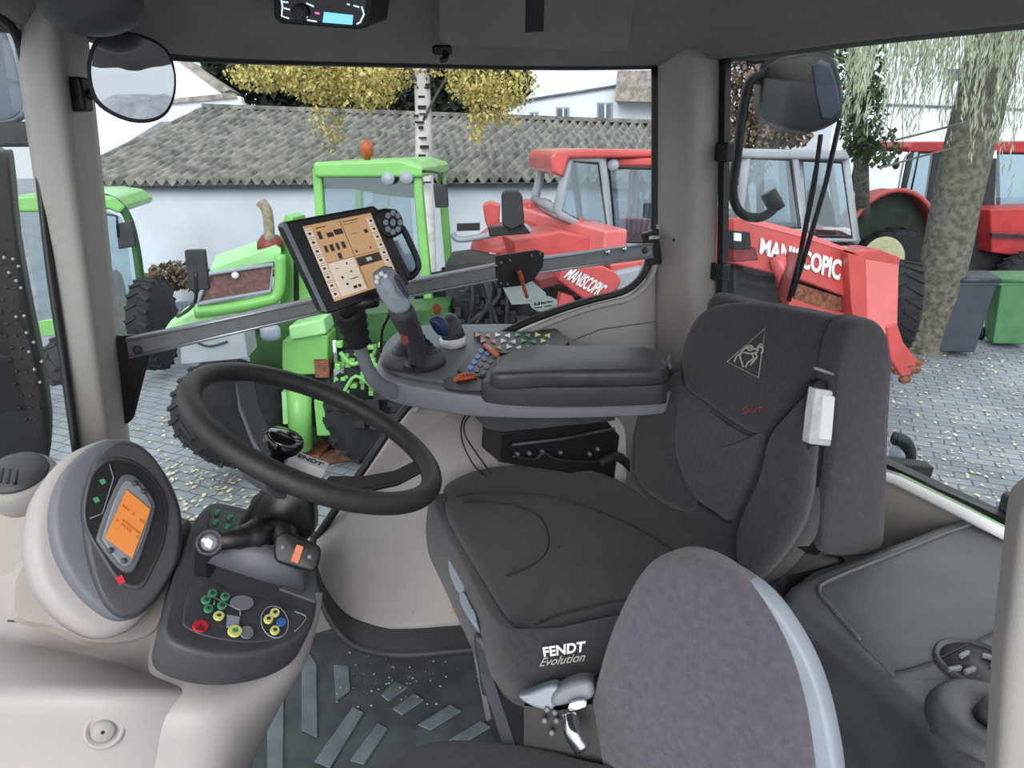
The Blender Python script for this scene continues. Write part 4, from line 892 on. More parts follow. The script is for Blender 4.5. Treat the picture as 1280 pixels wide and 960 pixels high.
MB().lathe(Plane(fp.hit(990, 770)-Z*.03, (-.6, -.75, 0)).hit(994, 773), (-.6, -.75, 0), [(.004, -.002), (.003, .003)], 10).build('screw', 'black', fc)
# black block on the far right of the console (armrest of the door)
blk = thing('console_cover', 'dark grey raised cap at the rear end of the side console', 'cover', PZ(1275, 625, .52))
MB().prism([Plane((0, 0, .575), Z).hit(*p) for p in ((1250, 614), (1290, 605), (1420, 640), (1420, 700), (1300, 640))], Z, .055).build('cap', 'dgrey', blk, bev=.01)
# ================================================================== OUTSIDE
g = MB(); g.prism([V((-40, -10, GZ)), V((50, -10, GZ)), V((50, 60, GZ)), V((-40, 60, GZ))], Z, .1)
struct(g.build('ground', 'paver'), 'grey block paving of the yard')
lv_ = MB()
def leaf(mb, c, s, flat=False, droop=False):
    a = random.uniform(0, 6.28); t = random.uniform(-.3, .3) if flat else random.uniform(-1.4, 1.4)
    x = V((math.cos(a), math.sin(a), 0)); y = V((-math.sin(a)*math.cos(t), math.cos(a)*math.cos(t), math.sin(t)))
    if droop: y = V((random.uniform(-.3, .3), random.uniform(-.3, .3), -1)); s2 = .17
    else: s2 = .7
    mb.add([c-x*s*s2*.5, c+y*s*.5, c+x*s*s2*.5, c-y*s*.5], [(0, 1, 2, 3)])
for i in range(1000):
    r = random.random()
    if r < .35: x, y = random.gauss(265, 60), random.uniform(520, 680)
    elif r < .75: x, y = random.uniform(1080, 1280), random.uniform(440, 640)
    else: x, y = random.uniform(100, 1280), random.uniform(400, 640)
    p = PZ(x, y, GZ+.012+random.random()*.01)
    if p.y < 14: leaf(lv_, p, random.uniform(.025, .06), True)
tag(lv_.build('fallen_leaves', 'leaf_fallen'), 'fallen yellow leaves scattered over the paving', 'leaves', kind='stuff')
# --- shed
sh_ = thing('storage_shed', 'long low white shed with corrugated grey roof across the yard', 'shed', P(480, 380, 12.6))
SP = VP(470, 12.6, -2)
w = [SP.hit(x, 228) for x in (60, 905)]
lo = [V((w[0].x, w[0].y, GZ)), V((w[1].x, w[1].y, GZ)), w[1], w[0]]
MB().prism(lo, SP.n, 5.5).build('wall', 'plaster', sh_)
e0, e1 = SP.off(.28).hit(60, 228), SP.off(.28).hit(925, 222)
A_ = SP.n*-1; up_ = V((0, 0, 1.0))
rr0 = P(112, 190, 13.0); nn = 520; rows = []
r0 = P(255, 134, 16.4); r1 = P(925, 158, 16.4)
m = 14
for j in range(m+1):
    t = j/m; a = e0.lerp(r0, t); b = e1.lerp(r1, t)
    row = []
    for i in range(nn+1):
        u = i/nn; p = a.lerp(b, u); row.append(p+V((0, 0, .05*math.sin(u*2*math.pi*64)+(.012 if j % 2 else -.006)+.008*math.sin(i*.37+j*2.1))))
    rows.append(row)
MB().grid(rows).build('roof', 'roof', sh_, sol=.02)
MB().bar(r0+V((0, 0, .03)), r1+V((0, 0, .03)), .22, .08).build('ridge', 'roof', sh_)
back0, back1 = r0-SP.n*3.2-V((0, 0, .9)), r1-SP.n*3.2-V((0, 0, .9))
MB().grid([[r0, r1], [back0, back1]]).build('roof', 'roof_far', sh_, sol=.03)
MB().bar(e0-V((0, 0, .1))-SP.n*.1, e1-V((0, 0, .1))-SP.n*.1, .1, .05).build('eaves_board', 'vdark', sh_)
# left gable house behind the shed
gh = thing('gable_house', 'white gabled outbuilding behind the shed roof at the left', 'house', P(180, 120, 19))
gp_ = VP(200, 19, 12)
pt('gable_wall', 'plaster_white', gh, gp_, [(60, 300), (60, 60), (150, 40), (215, 68), (282, 116), (300, 128), (300, 300)], 5)
pt('roof_edge', 'roof_far', gh, gp_.off(.1), [(205, 62), (218, 66), (288, 112), (276, 116)], 5)
pt('low_roof', 'roof_far', gh, gp_.off(1.1), [(150, 130), (205, 124), (292, 116), (296, 122), (208, 130), (150, 140)], .4)
pt('low_wall', 'plaster_white', gh, gp_.off(1.0), [(100, 215), (150, 134), (208, 124), (300, 120), (304, 136), (298, 150), (200, 152)], .6)
# apartment house behind, right of the birch
ah = thing('apartment_house', 'tall white house with small windows rising behind the shed', 'house', P(740, 130, 27))
ap_ = VP(740, 27, -12)
pt('wall', 'plaster_white', ah, ap_, [(560, 200), (560, -40), (860, -40), (905, -40), (905, 200)], 8)
for x0, y0, x1, y1 in ((697, 136, 711, 157), (748, 130, 765, 157), (664, 142, 672, 158)):
    f_ = pt('window', 'lgrey', ah, ap_, [(x0-2, y0-2), (x1+1, y0-2), (x1+1, y1+1), (x0-2, y1+1)], .3, .03)
    pt('pane', 'window_dark', f_, ap_, [(x0, y0), (x1-2, y0), (x1-2, y1), (x0, y1)], .3, .06)
    pt('mullion', 'white', f_, ap_, [((x0+x1)/2-1, y0), ((x0+x1)/2+1, y0), ((x0+x1)/2+1, y1), ((x0+x1)/2-1, y1)], .3, .09)
MB().tube([ap_.off(.1).hit(x, y) for x, y in ((640, 128), (780, 106))], .05, 6).build('cable_line', 'window_dark', ah)
pt('tiled_roof', 'roof_far', ah, ap_.off(1.2), [(772, 88), (905, 88), (905, 130), (768, 126)], 1.5)
# big white building behind the willow
wh = thing('white_building', 'large white building behind the willow and the red tractor', 'building', P(1150, 200, 19))
wp2 = VP(1150, 19, 12)
b0, b1 = wp2.hit(1035, 200), wp2.hit(1420, 200)
MB().prism([V((b0.x, b0.y, GZ)), V((b1.x, b1.y, GZ)), V((b1.x, b1.y, 7)), V((b0.x, b0.y, 7))], wp2.n, 6).build('wall', 'plaster_white', wh)
MB().tube([wp2.off(.05).hit(x, y) for x, y in ((1035, 128), (1420, 142))], .03, 6).build('cable_line', 'window_dark', wh)
for x0, x1, y0, y1 in ((1186, 1204, 86, 100),):
    pt('window', 'window_dark', wh, wp2, [(x0, y0), (x1, y0), (x1, y1), (x0, y1)], .1, .04)
# --- trees
def blob(mb, c, r, n, s, flat=1.0, droop=False, shell=.3):
    for i in range(n):
        while True:
            d = V((random.uniform(-1, 1), random.uniform(-1, 1), random.uniform(-1, 1)))
            if shell < d.length < 1: break
        leaf(mb, c+V((d.x*r[0], d.y*r[1], d.z*r[2])), s*random.uniform(.6, 1.4), droop=droop)
bt = thing('birch_tree', 'white-barked birch with yellow autumn leaves in front of the shed', 'tree', PZ(528, 380, GZ))
tr = [P(534, 330, 11.6), P(532, 260, 11.5), P(530, 200, 11.4), P(529, 140, 11.3), P(526, 80, 11.2), P(522, 20, 11.1), P(518, -60, 11)]
tr[0] = V((tr[0].x, tr[0].y, GZ))
MB().tube(cr(tr, 4, False), [.15-.0025*i for i in range(25)], 12).build('trunk', 'birch', bt)
mb = MB()
for i in range(34):
    y = random.uniform(60, 235); x = 527+random.uniform(-8, 8); c = P(x, y, 11.3-.13); mb.box(c, (random.uniform(.05, .13), .05, random.uniform(.015, .05)))
mb.build('bark_scars', 'birch_mark', bt)
mb = MB()
for a, b in (((527, 110), (470, 60)), ((529, 150), (590, 70)), ((526, 90), (640, 60)), ((526, 60), (400, 50)), ((525, 60), (340, 60))):
    mb.tube(cr([P(a[0], a[1], 11.2), P((a[0]+b[0])/2, (a[1]+b[1])/2-14, 11.0), P(b[0], b[1], 10.8)], 4, False), .02, 6)
mb.build('branches', 'bark', bt)
mb = MB()
for (x, y, rx, ry, n) in ((330, 95, 40, 18, 700), (400, 100, 45, 26, 1200), (455, 110, 42, 26, 1100), (410, 150, 14, 38, 280), (490, 95, 30, 18, 350), (590, 105, 32, 22, 600), (610, 130, 30, 26, 650), (597, 158, 12, 20, 160), (645, 105, 26, 26, 420), (560, 80, 50, 14, 400), (640, 140, 14, 20, 100), (380, 75, 70, 10, 500)):
    c = P(x, y, 11.0); k = 11/F*1.02; blob(mb, c, (rx*k, .8, ry*k), int(n*1.4), .062, shell=0)
mb.build('foliage', 'leaf_yellow', bt)
ev = thing('evergreen_hedge', 'dark evergreen trees standing behind the shed roof', 'trees', P(450, 160, 21))
mb = MB()
for (x, y, rx, ry, n) in ((420, 100, 130, 40, 5200), (560, 105, 90, 36, 3800), (320, 90, 60, 22, 1500), (610, 100, 50, 34, 1600)):
    c = P(x, y, 22); k = 22/F; blob(mb, c, (rx*k, 1.2, ry*k), n, .3, shell=0)
mb.build('foliage', 'leaf_dark', ev)
MB().tube([PZ(470, 260, GZ).lerp(P(470, 100, 22), 0), P(470, 100, 22)], .2, 8).build('trunk', 'bark', ev)
wt = thing('willow_tree', 'leaning grey-barked willow with trailing twigs beside the wheelie bins', 'tree', PZ(1160, 432, GZ))
tr = [PZ(1150, 436, GZ), P(1162, 400, 9.5), P(1180, 330, 9.4), P(1196, 250, 9.4), P(1212, 180, 9.4), P(1230, 110, 9.3), P(1243, 50, 9.2), P(1254, -30, 9.1)]
MB().tube(cr(tr, 5, False), [.36-.014*min(i, 5)-.0003*i for i in range(36)], 18).build('trunk', 'bark', wt)
mb = MB()
for i in range(190):
    x = random.uniform(1045, 1300); top_ = random.uniform(-20, 60); ln = random.uniform(20, 110)*(1.5 if x > 1200 and random.random() < .4 else 1)
    d = random.uniform(6.5, 9.5); a = P(x, top_, d); b = P(x+random.uniform(-22, 10), top_+ln+30, d); k = int(ln/4)+8
    for j in range(k):
        t = j/k; c = a.lerp(b, t)+V((math.sin(t*5+i)*.02, 0, 0)); leaf(mb, c+V((random.uniform(-.03, .03), 0, 0)), random.uniform(.06, .12), droop=True)
mb.build('trailing_twigs', 'leaf_willow', wt)
mb = MB()
for i in range(40):
    x = random.uniform(1050, 1290); top_ = random.uniform(-20, 50); d = random.uniform(7, 9)
    mb.tube(cr([P(x, top_-20, d), P(x-4, top_+50, d), P(x-12+random.uniform(-10, 10), top_+random.uniform(70, 150), d)], 4, False), .004, 4)
for a, b, c in (((1212, 180), (1150, 196), (1100, 210)), ((1215, 150), (1180, 160), (1120, 175)), ((1226, 120), (1270, 60), (1300, 20))): mb.tube(cr([P(*a, 8.3), P(*b, 8.2), P(*c, 8.1)], 4, False), .012, 5)
mb.build('twigs', 'bark', wt)
st2 = thing('slender_tree', 'ivy-clad slender tree behind the grey telehandler cab', 'tree', PZ(1085, 400, GZ))
MB().tube([PZ(1082, 360, GZ), P(1076, 200, 10.5), P(1072, 60, 10.5)], [.12, .1, .08], 10).build('trunk', 'bark', st2)
mb = MB()
for (x, y, rx, ry, n) in ((1080, 150, 22, 50, 800), (1095, 185, 28, 24, 320), (1068, 90, 34, 50, 900)): blob(mb, P(x, y, 10.4), (rx*.0118, .4, ry*.0118), n, .09, shell=0)
mb.build('foliage', 'leaf_green', st2)
au = thing('autumn_bush', 'brown autumn creeper seen beside the rear pillar', 'bush', PZ(960, 300, GZ))
mb = MB()
for (x, y, rx, ry, n) in ((960, 110, 60, 70, 2600), (985, 165, 26, 24, 500), (935, 190, 30, 40, 600)): blob(mb, P(x, y, 13.5), (rx*.015, .5, ry*.015), n, .13, shell=0)
mb.build('foliage', 'leaf_brown', au)
MB().tube([PZ(950, 340, GZ), P(950, 150, 13.6)], .08, 8).build('trunk', 'bark', au)
fb = thing('flower_bed', 'dry plants in a bed at the foot of the shed wall', 'plants', P(230, 350, 11.6))
mb = MB()
for (x, y, rx, ry, n) in ((215, 345, 30, 18, 700), (255, 350, 24, 14, 450), (190, 365, 24, 14, 400), (340, 330, 40, 14, 300)): blob(mb, P(x, y, 11.7), (rx*.013, .5, ry*.013), n, .09, shell=0)
mb.build('foliage', 'leaf_brown', fb)
fc_ = thing('white_fence', 'low white slatted fence in front of the dry plants', 'fence', P(220, 385, 10.8))
for i in range(9): MB().bar(P(204+i*5.5, 378, 10.8), P(202+i*5.5, 396, 10.8), .03, .02, (0, 1, 0)).build('slat', 'lgrey', fc_)
MB().bar(P(200, 380, 10.82), P(252, 376, 10.82), .04, .03).build('fence_rail', 'lgrey', fc_)
# --- wheelie bins
def bin_(name, label, x, y0, x1, ytop, y1, m, d):
    t = thing(name, label, 'bin', PZ((x+x1)/2, y1, GZ), 'wheelie bins by the tree')
    pl = VP((x+x1)/2, d, -18, 400)
    a, b = pl.hit(x, ytop), pl.hit(x1, ytop); w_ = (b-a).length; zt = a.z; dp = w_*.95; c = (a+b)/2-pl.n*dp/2
    X = (b-a).normalized(); Yv = -pl.n; hgt = zt-GZ
    MB().box(V((c.x, c.y, GZ+.04+hgt/2)), (w_*.95, dp, hgt-.06), (X, Yv, Z), .76).build('body', m, t, bev=.02)
    MB().box(V((c.x, c.y, zt+.01)), (w_*1.04, dp*1.04, .05), (X, Yv, Z)).build('rim', m, t, bev=.012)
    MB().pillow([V((c.x, c.y, zt+.09))+X*u*w_*.53+Yv*v*dp*.55 for u, v in ((-1, -1), (1, -1), (1, 1), (-1, 1))], Z, .06, .03, .02).build('lid', m, t)
    MB().tube([V((c.x, c.y, zt+.03))+X*u*w_*.4+Yv*dp*.6 for u in (-1, 1)], .02, 8).build('handle', 'black', t)
    for u in (-1, 1): MB().lathe(V((c.x, c.y, GZ+.1))+X*u*w_*.4+Yv*dp*.42-X*.03, X, [(.1, 0), (.1, .05)], 16).build('wheel', 'black', t)
bin_('wheelie_bin', 'dark grey wheelie bin right beside the tree trunk', 1184, 0, 1248, 354, 447, 'bin_dark', 9.1)
bin_('wheelie_bin', 'green wheelie bin at the right edge behind the dark bin', 1250, 0, 1318, 354, 442, 'bin_green', 9.5)
# --- green telehandler in the middle
def bars(mb, pts, r, seg=8, closed=False):
    mb.tube(pts, r, seg, closed); return mb
gt = thing('green_telehandler', 'bright green telehandler with open hood frame parked outside the window', 'telehandler', PZ(400, 560, GZ))
GC = VP(460, 6.7, -4); q = [(397, 210), (521, 212), (538, 395), (410, 400)]
f0 = [GC.hit(*p) for p in q]; b0_ = [p-GC.n*1.3 for p in f0]
mb = MB()
for A in (f0, b0_):
    for i, j in ((0, 1), (1, 2), (3, 0), (2, 3)): mb.bar(A[i], A[j], .085, .085, GC.n)
for i in range(4): mb.bar(f0[i], b0_[i], .07, .07)
mb.build('cab_frame', 'vgreen', gt, bev=.02)
MB().prism([GC.off(.1).hit(*p) for p in ((390, 203), (500, 199), (529, 208), (530, 222), (392, 222))], GC.n, 1.45).build('cab_roof', 'vgreen', gt, bev=.03)
pt('front_pane', 'vglass', gt, GC, [(406, 222), (516, 222), (530, 390), (416, 392)], .01)
pt('rear_pane', 'vglass', gt, GC.off(-1.28), [(404, 224), (512, 224), (522, 385), (416, 388)], .01)
pt('roof_visor', 'vgreen_dark', gt, GC, [(406, 222), (520, 222), (520, 248), (480, 244), (440, 236), (406, 236)], .03, -.1)
for x, y in ((486, 223), (509, 222)): MB().lathe(GC.off(.06).hit(x, y), GC.n, [(.05, 0), (.06, .03), (.055, .05)], 20).build('cab_lamp', 'lgrey', gt)
MB().lathe(GC.off(-.3).hit(459, 196), Z, [(.03, -.1), (.03, 0), (.06, .01), (.055, .12), (.03, .15)], 16).build('beacon', 'rust_orange', gt)
MB().pillow(cr([GC.off(-.5).hit(*p) for p in ((440, 320), (490, 318), (500, 400), (445, 400))], 3), GC.n, .12, .04).build('cab_seat', 'vdark', gt)
MB().tube(cr([GC.off(.1).hit(*p) for p in ((528, 214), (548, 216), (552, 230))], 3, False), .012, 6).build('mirror_arm', 'black', gt)
pt('side_mirror', 'vdark', gt, GC.off(.15), [(541, 231), (558, 230), (560, 259), (544, 260)], .06, bev=.01)
# body below the cab: right side green panel
G2 = VP(380, 6.3, -10)
pt('body_panel', 'vgreen', gt, G2, [(349, 285), (357, 268), (366, 272), (366, 400), (350, 400)], .25, bev=.01)
pt('panel_gap', 'vdark', gt, G2.off(-.02), [(364, 280), (374, 282), (378, 400), (364, 400)], .2)
pt('body_panel', 'vgreen', gt, G2.off(-.01), [(372, 285), (402, 330), (420, 400), (412, 420), (374, 420)], .6, bev=.01)
HB = VP(300, 6.0, 18)
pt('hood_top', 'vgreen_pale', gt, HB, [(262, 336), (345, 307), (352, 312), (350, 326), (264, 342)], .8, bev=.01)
pt('hood_cover', 'vdark', gt, HB.off(-.5), [(288, 328), (300, 318), (340, 305), (340, 320)], .4, bev=.02)
pt('hood_mesh', 'brown_mesh', gt, HB, [(264, 341), (340, 329), (340, 366), (249, 382), (248, 374)], .5)
MB().tube(cr([HB.off(.02).hit(*p) for p in ((243, 390), (280, 386), (330, 376), (345, 370), (350, 350), (350, 318))], 4, False), .05, 10).build('hood_guard', 'vgreen', gt)
MB().tube([HB.off(.03).hit(*p) for p in ((246, 380), (338, 364), (341, 330), (262, 342), (246, 380))], .018, 8).build('mesh_frame', 'lgrey', gt)
MB().tube([HB.off(.03).hit(294, 344), HB.off(.04).hit(294, 344)], .03, 8).build('hood_sticker', 'white', gt)
MB().tube(cr([P(337, 300, 6.2), P(336, 280, 6.2), P(333, 262, 6.2), P(325, 252, 6.2)], 4, False), .045, 12).build('exhaust_pipe', 'pipe', gt)
MB().tube([P(338, 312, 6.25), P(338, 303, 6.25), P(338, 294, 6.25)], [.11, .11, .07], 16).build('muffler', 'vred_dark', gt)
pt('side_mirror', 'vdark', gt, VP(246, 5.3, 12, 340), [(230, 313), (256, 312), (262, 362), (236, 364)], .06, bev=.012)
MB().tube(cr([P(245, 340, 5.3), P(245, 372, 5.32), P(238, 385, 5.5), P(222, 396, 5.8)], 4, False), .014, 6).build('mirror_arm', 'black', gt)
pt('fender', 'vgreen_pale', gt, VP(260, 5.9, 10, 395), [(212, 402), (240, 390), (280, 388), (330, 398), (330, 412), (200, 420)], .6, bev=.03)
pt('tool_box', 'vgrey', gt, VP(270, 5.0, 6, 430), [(225, 424), (305, 412), (310, 448), (226, 456)], .3, bev=.01)
MB().tube(cr([VP(270, 5.0, 6, 430).off(.02).hit(*p) for p in ((246, 428), (262, 433), (284, 427))], 4, False), .008, 6).build('box_handle', 'vdark', gt)
EB = VP(360, 5.8, 0, 450)
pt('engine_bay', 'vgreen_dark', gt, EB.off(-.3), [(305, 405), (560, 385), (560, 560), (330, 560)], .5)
pt('chassis_block', 'vgreen', gt, EB, [(352, 426), (396, 415), (410, 420), (410, 468), (352, 470)], .3, bev=.02)
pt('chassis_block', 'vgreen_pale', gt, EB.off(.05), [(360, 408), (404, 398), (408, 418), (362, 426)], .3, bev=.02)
pt('chassis_plate', 'rust', gt, EB.off(.03), [(392, 450), (410, 450), (412, 472), (394, 472)], .1)
MB().tube([EB.off(.1).hit(418, 425), EB.off(.1).hit(420, 460)], .02, 8).build('hydraulic_ram', 'chrome', gt)
MB().tube([EB.off(.05).hit(424, 456), EB.off(.05).hit(424, 476)], .045, 10).build('filter', 'lgrey', gt)
MB().lathe(EB.off(.1).hit(338, 415), Z, [(.07, -.06), (.08, -.03), (.08, .03), (.06, .05)], 18).build('filler_cap', 'lgrey', gt)
mb = MB()
for i in range(60): mb.box(EB.off(random.uniform(-.1, .1)).hit(random.uniform(420, 480), random.uniform(430, 492)), (random.uniform(.02, .07), .06, random.uniform(.02, .06)))
mb.tube(cr([EB.off(.1).hit(*p) for p in ((425, 440), (440, 455), (462, 450), (480, 470))], 4, False), .02, 6).tube(cr([EB.off(.12).hit(*p) for p in ((430, 490), (445, 470), (470, 486), (482, 478))], 4, False), .018, 6)
mb.build('valve_block', 'vgreen', gt, bev=.008)
mb = MB()
for i in range(16): mb.box(EB.off(random.uniform(0, .12)).hit(random.uniform(412, 510), random.uniform(480, 530)), (random.uniform(.06, .2), .1, random.uniform(.04, .12)))
mb.build('hydraulics', 'vdark', gt, bev=.008)
MB().tube([EB.off(.1).hit(374, 485), EB.off(.1).hit(376, 560)], .1, 14).build('axle_tube', 'vgreen', gt)
pt('axle_bracket', 'vgreen', gt, EB.off(.12), [(392, 500), (425, 506), (430, 545), (396, 545)], .1, bev=.01)
pt('frame_rail', 'vgreen_pale', gt, EB.off(.1), [(352, 490), (358, 490), (360, 530), (354, 530)], .1)
wheel(gt, P(288, 514, 5.6), (.75, -.66, 0), .44, .42, 'vgreen_dark', .5)
wheel(gt, P(470, 500, 6.1), (.6, -.8, 0), .56, .44, 'vgreen_dark', .5)
pal = thing('rusty_pallet', 'rusty brown steel and wood pallet lying under the green telehandler', 'pallet', PZ(430, 590, GZ))
pa = PZ(380, 585, GZ); pb2 = PZ(520, 560, GZ)
for k in range(3):
    MB().bar(pa+V((0, .25*k, .06)), pb2+V((0, .25*k, .06)), .09, .1).build('bearer', 'wood', pal, bev=.01)
for k in range(4):
    c = pa.lerp(pb2, (k+.5)/4); MB().bar(c+V((-.02, -.1, .13)), c+V((.08, .65, .13)), .12, .03).build('board', 'rust', pal, bev=.005)
# --- green tractor at the left
tg = thing('green_tractor', 'green tractor with rounded glazed cab parked at the left by the shed', 'tractor', PZ(110, 470, GZ))
TC = VP(120, 8.6, 14)
mb = MB()
arc = [(20, 262), (26, 252), (60, 247), (110, 245), (140, 250), (158, 268), (168, 300), (175, 345), (179, 400), (180, 440)]
mb.tube(cr([TC.hit(*p) for p in arc], 3, False), .05, 8); mb.tube(cr([TC.off(-1.4).hit(*p) for p in arc], 3, False), .05, 8); mb.build('cab_frame', 'vgreen_dark', tg)
MB().prism([TC.off(.1).hit(*p) for p in ((14, 250), (24, 244), (110, 242), (140, 246), (156, 260), (150, 268), (135, 262), (110, 264), (18, 266))], TC.n, 1.6).build('cab_roof', 'vgreen', tg, bev=.04)
pt('side_pane', 'vglass', tg, TC, [(24, 266), (135, 264), (152, 272), (166, 310), (176, 400), (176, 440), (60, 440), (40, 340)], .01)
pt('rear_pane', 'vglass', tg, TC.off(-1.4), [(40, 268), (135, 264), (152, 272), (160, 310), (170, 400), (50, 440)], .01)
pt('lower_body', 'vdark', tg, TC.off(-.15), [(60, 412), (100, 405), (176, 400), (182, 470), (70, 470)], 1)
pt('door_panel', 'vgreen', tg, TC.off(.02), [(160, 400), (178, 392), (180, 470), (150, 470)], .06)
pt('door_strip', 'vgreen', tg, TC.off(.02), [(48, 402), (78, 398), (84, 418), (52, 420)], .05)
pt('door_panel', 'lgrey', tg, TC.off(.01), [(50, 420), (86, 418), (96, 460), (60, 462)], .05)
pt('side_mirror', 'vdark', tg, TC.off(.5), [(144, 280), (166, 276), (170, 308), (148, 312)], .06, bev=.015)
MB().tube([TC.off(.5).hit(*p) for p in ((122, 266), (146, 270), (148, 296))], .015, 6).build('mirror_arm', 'black', tg)
MB().pillow(cr([TC.off(-.6).hit(*p) for p in ((130, 350), (150, 345), (160, 420), (130, 420))], 3), TC.n, .1, .04).build('cab_seat', 'vdark', tg)
wheel(tg, P(192, 405, 8.3), (.99, .12, 0), .55, .26, 'lgrey', .5)
wheel(tg, P(110, 470, 8.6), (.93, -.36, 0), .6, .4, 'vgreen_dark', .5)
# dark exhaust and shield in front of the windscreen
ex = thing('exhaust_shield', 'black hood with tall perforated exhaust shield outside the windscreen', 'exhaust', P(10, 400, 2.2))
XP = VP(10, 2.1, 30)
MB().pillow(cr([XP.hit(*p) for p in ((-60, 200), (0, 188), (12, 200), (22, 300), (40, 400), (56, 480), (64, 560), (40, 600), (-60, 600))], 3), XP.n, .2, .04).build('shield', 'lamp_black', ex)
mb = MB()
for j in range(16):
    for i in range(5):
        x = -16+i*12+j*2.9+(5 if j % 2 else 0); y = 300+j*15
        if x < 10+(y-300)*.19: mb.lathe(XP.off(.006).hit(x, y), XP.n, [(.0045, -.003), (.0045, .002)], 8)
mb.build('perforations', 'black', ex)
MB().box((P(10, 590, 2.3).x-.3, 2.55, -.85), (.9, 1.1, 1.2)).build('engine_hood', 'vdark', ex, bev=.06)
MB().box((P(10, 590, 2.3).x-.1, 2.3, -.2), (.2, .2, .9)).build('shield_post', 'vdark', ex)
mb = MB()
for x, y in ((5, 322), (16, 324), (23, 333), (11, 341), (20, 351), (26, 360), (30, 395), (20, 396), (33, 416), (42, 428), (36, 440), (52, 452), (43, 462), (50, 478)): mb.lathe(XP.off(.01).hit(x, y), XP.n, [(.005, -.003), (.004, .003)], 8)
mb.build('rivets', 'lgrey', ex)
om = thing('outer_mirror', 'large grey rounded outside mirror at the upper left beyond the windscreen', 'mirror', P(5, 110, 1.9))
OM = VP(5, 1.9, 20, 100)
MB().pillow(cr([OM.hit(*p) for p in ((-50, 20), (-10, 16), (14, 40), (28, 90), (34, 135), (20, 152), (-10, 160), (-50, 160))], 3), OM.n, .06, .015, 0, .02).build('mirror_housing', 'vgrey', om)
MB().pillow(cr([OM.off(.003).hit(*p) for p in ((-44, 26), (-10, 22), (8, 44), (22, 92), (28, 130), (16, 146), (-10, 152), (-44, 152))], 3), OM.n, .004, .001).build('mirror_pane', 'window_dark', om)
MB().box(OM.off(-.03).hit(4, 168), (.18, .06, .06)).build('mirror_foot', 'vdark', om, bev=.01)
# --- first red telehandler
def cabin(par, pl, q, dep, fm, rm, r=.06, roof=None):
    f_ = [pl.hit(*p) for p in q]; b_ = [p-pl.n*dep for p in f_]; mb = MB(); k = len(q)
    for A in (f_, b_): mb.tube(A+[A[0]], r, 8)
    for i in range(k): mb.tube([f_[i], b_[i]], r, 8)
    mb.build('cab_frame', fm, par)
    if roof: MB().prism([pl.off(.08).hit(*p) for p in roof], pl.n, dep+.16).build('cab_roof', rm, par, bev=.03)
    c_ = sum(f_, V())/k; MB().tube([p.lerp(c_, .1)+pl.n*.01 for p in f_], r*.45, 6, True).build('pane_seal', 'black', par)
    pt('front_pane', 'vglass', par, pl, q, .01, .01); pt('rear_pane', 'vglass', par, pl, q, .01, -dep)
r1_ = thing('red_telehandler', 'red telehandler seen through the side window with grey-framed cab', 'telehandler', PZ(720, 440, GZ))
RC = VP(730, 7.2, 8)
cabin(r1_, RC, [(712, 196), (752, 200), (764, 300), (700, 268), (697, 262)], 1.3, 'vgrey', 'vred_pale', .05)
RC2 = VP(800, 7.25, -22)
cabin(r1_, RC2, [(756, 204), (850, 206), (850, 310), (766, 306)], 1.2, 'vgrey', 'vred', .05, [(750, 196), (860, 198), (860, 210), (752, 207)])
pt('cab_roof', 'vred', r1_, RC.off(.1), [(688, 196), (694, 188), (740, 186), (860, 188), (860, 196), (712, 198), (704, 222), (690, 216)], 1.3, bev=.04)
MB().lathe(RC2.off(.1).hit(768, 206), RC2.n, [(.04, 0), (.06, .04), (.05, .06)], 18).build('cab_lamp', 'lgrey', r1_)
mb = MB()
for i in range(7): mb.bar(RC2.off(-.4).hit(788+i*9, 215+i*6), RC2.off(-.4).hit(786+i*6, 290), .03, .03)
mb.build('cab_interior', 'vgrey', r1_)
MB().pillow(cr([RC2.off(-.7).hit(*p) for p in ((784, 260), (812, 256), (820, 320), (784, 320))], 3), RC2.n, .12, .05).build('cab_seat', 'vgrey', r1_)
RB = VP(700, 6.9, 0)
bo0, bo1 = P(640, 268, 8.6), P(770, 305, 6.7)
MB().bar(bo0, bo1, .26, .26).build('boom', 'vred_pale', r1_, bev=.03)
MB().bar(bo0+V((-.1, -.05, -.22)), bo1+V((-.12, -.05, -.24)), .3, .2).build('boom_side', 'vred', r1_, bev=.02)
mb = MB()
for t in (.2, .45, .7): c = bo0.lerp(bo1, t)+Z*.14; mb.box(c, (.05, .24, .04))
mb.build('boom_straps', 'vred', r1_, bev=.008)
pt('boom_head', 'vred', r1_, VP(680, 8.3, 6, 270), [(655, 252), (690, 250), (694, 275), (658, 290)], .4, bev=.02)
pt('boom_bracket', 'vred', r1_, VP(615, 8.0, 0, 270), [(603, 256), (612, 252), (625, 256), (624, 286), (612, 292), (606, 276)], .2, bev=.02)
HB2 = VP(610, 7.2, -6)
MB().pillow(cr([HB2.hit(*p) for p in ((584, 320), (588, 302), (606, 290), (640, 286), (668, 292), (672, 330), (640, 345), (592, 340))], 3), HB2.n, .8, .2, .02).build('hood', 'vred', r1_)
pt('side_panel', 'vred', r1_, VP(700, 6.8, 12), [(640, 300), (700, 288), (760, 300), (760, 330), (700, 345), (650, 340)], .6, bev=.03)
pt('number_plate', 'white', r1_, HB2.off(.05), [(603, 323), (612, 316), (620, 318), (616, 334), (606, 336)], .03)
MB().tube(cr([HB2.off(.1).hit(*p) for p in ((632, 296), (640, 286), (658, 284), (664, 296))], 4, False), .03, 8).build('lamp_guard', 'lgrey', r1_)
pt('side_mirror', 'vdark', r1_, VP(640, 6.4, 4, 260), [(627, 243), (631, 238), (648, 238), (653, 244), (656, 280), (640, 288), (628, 282)], .08, bev=.02)
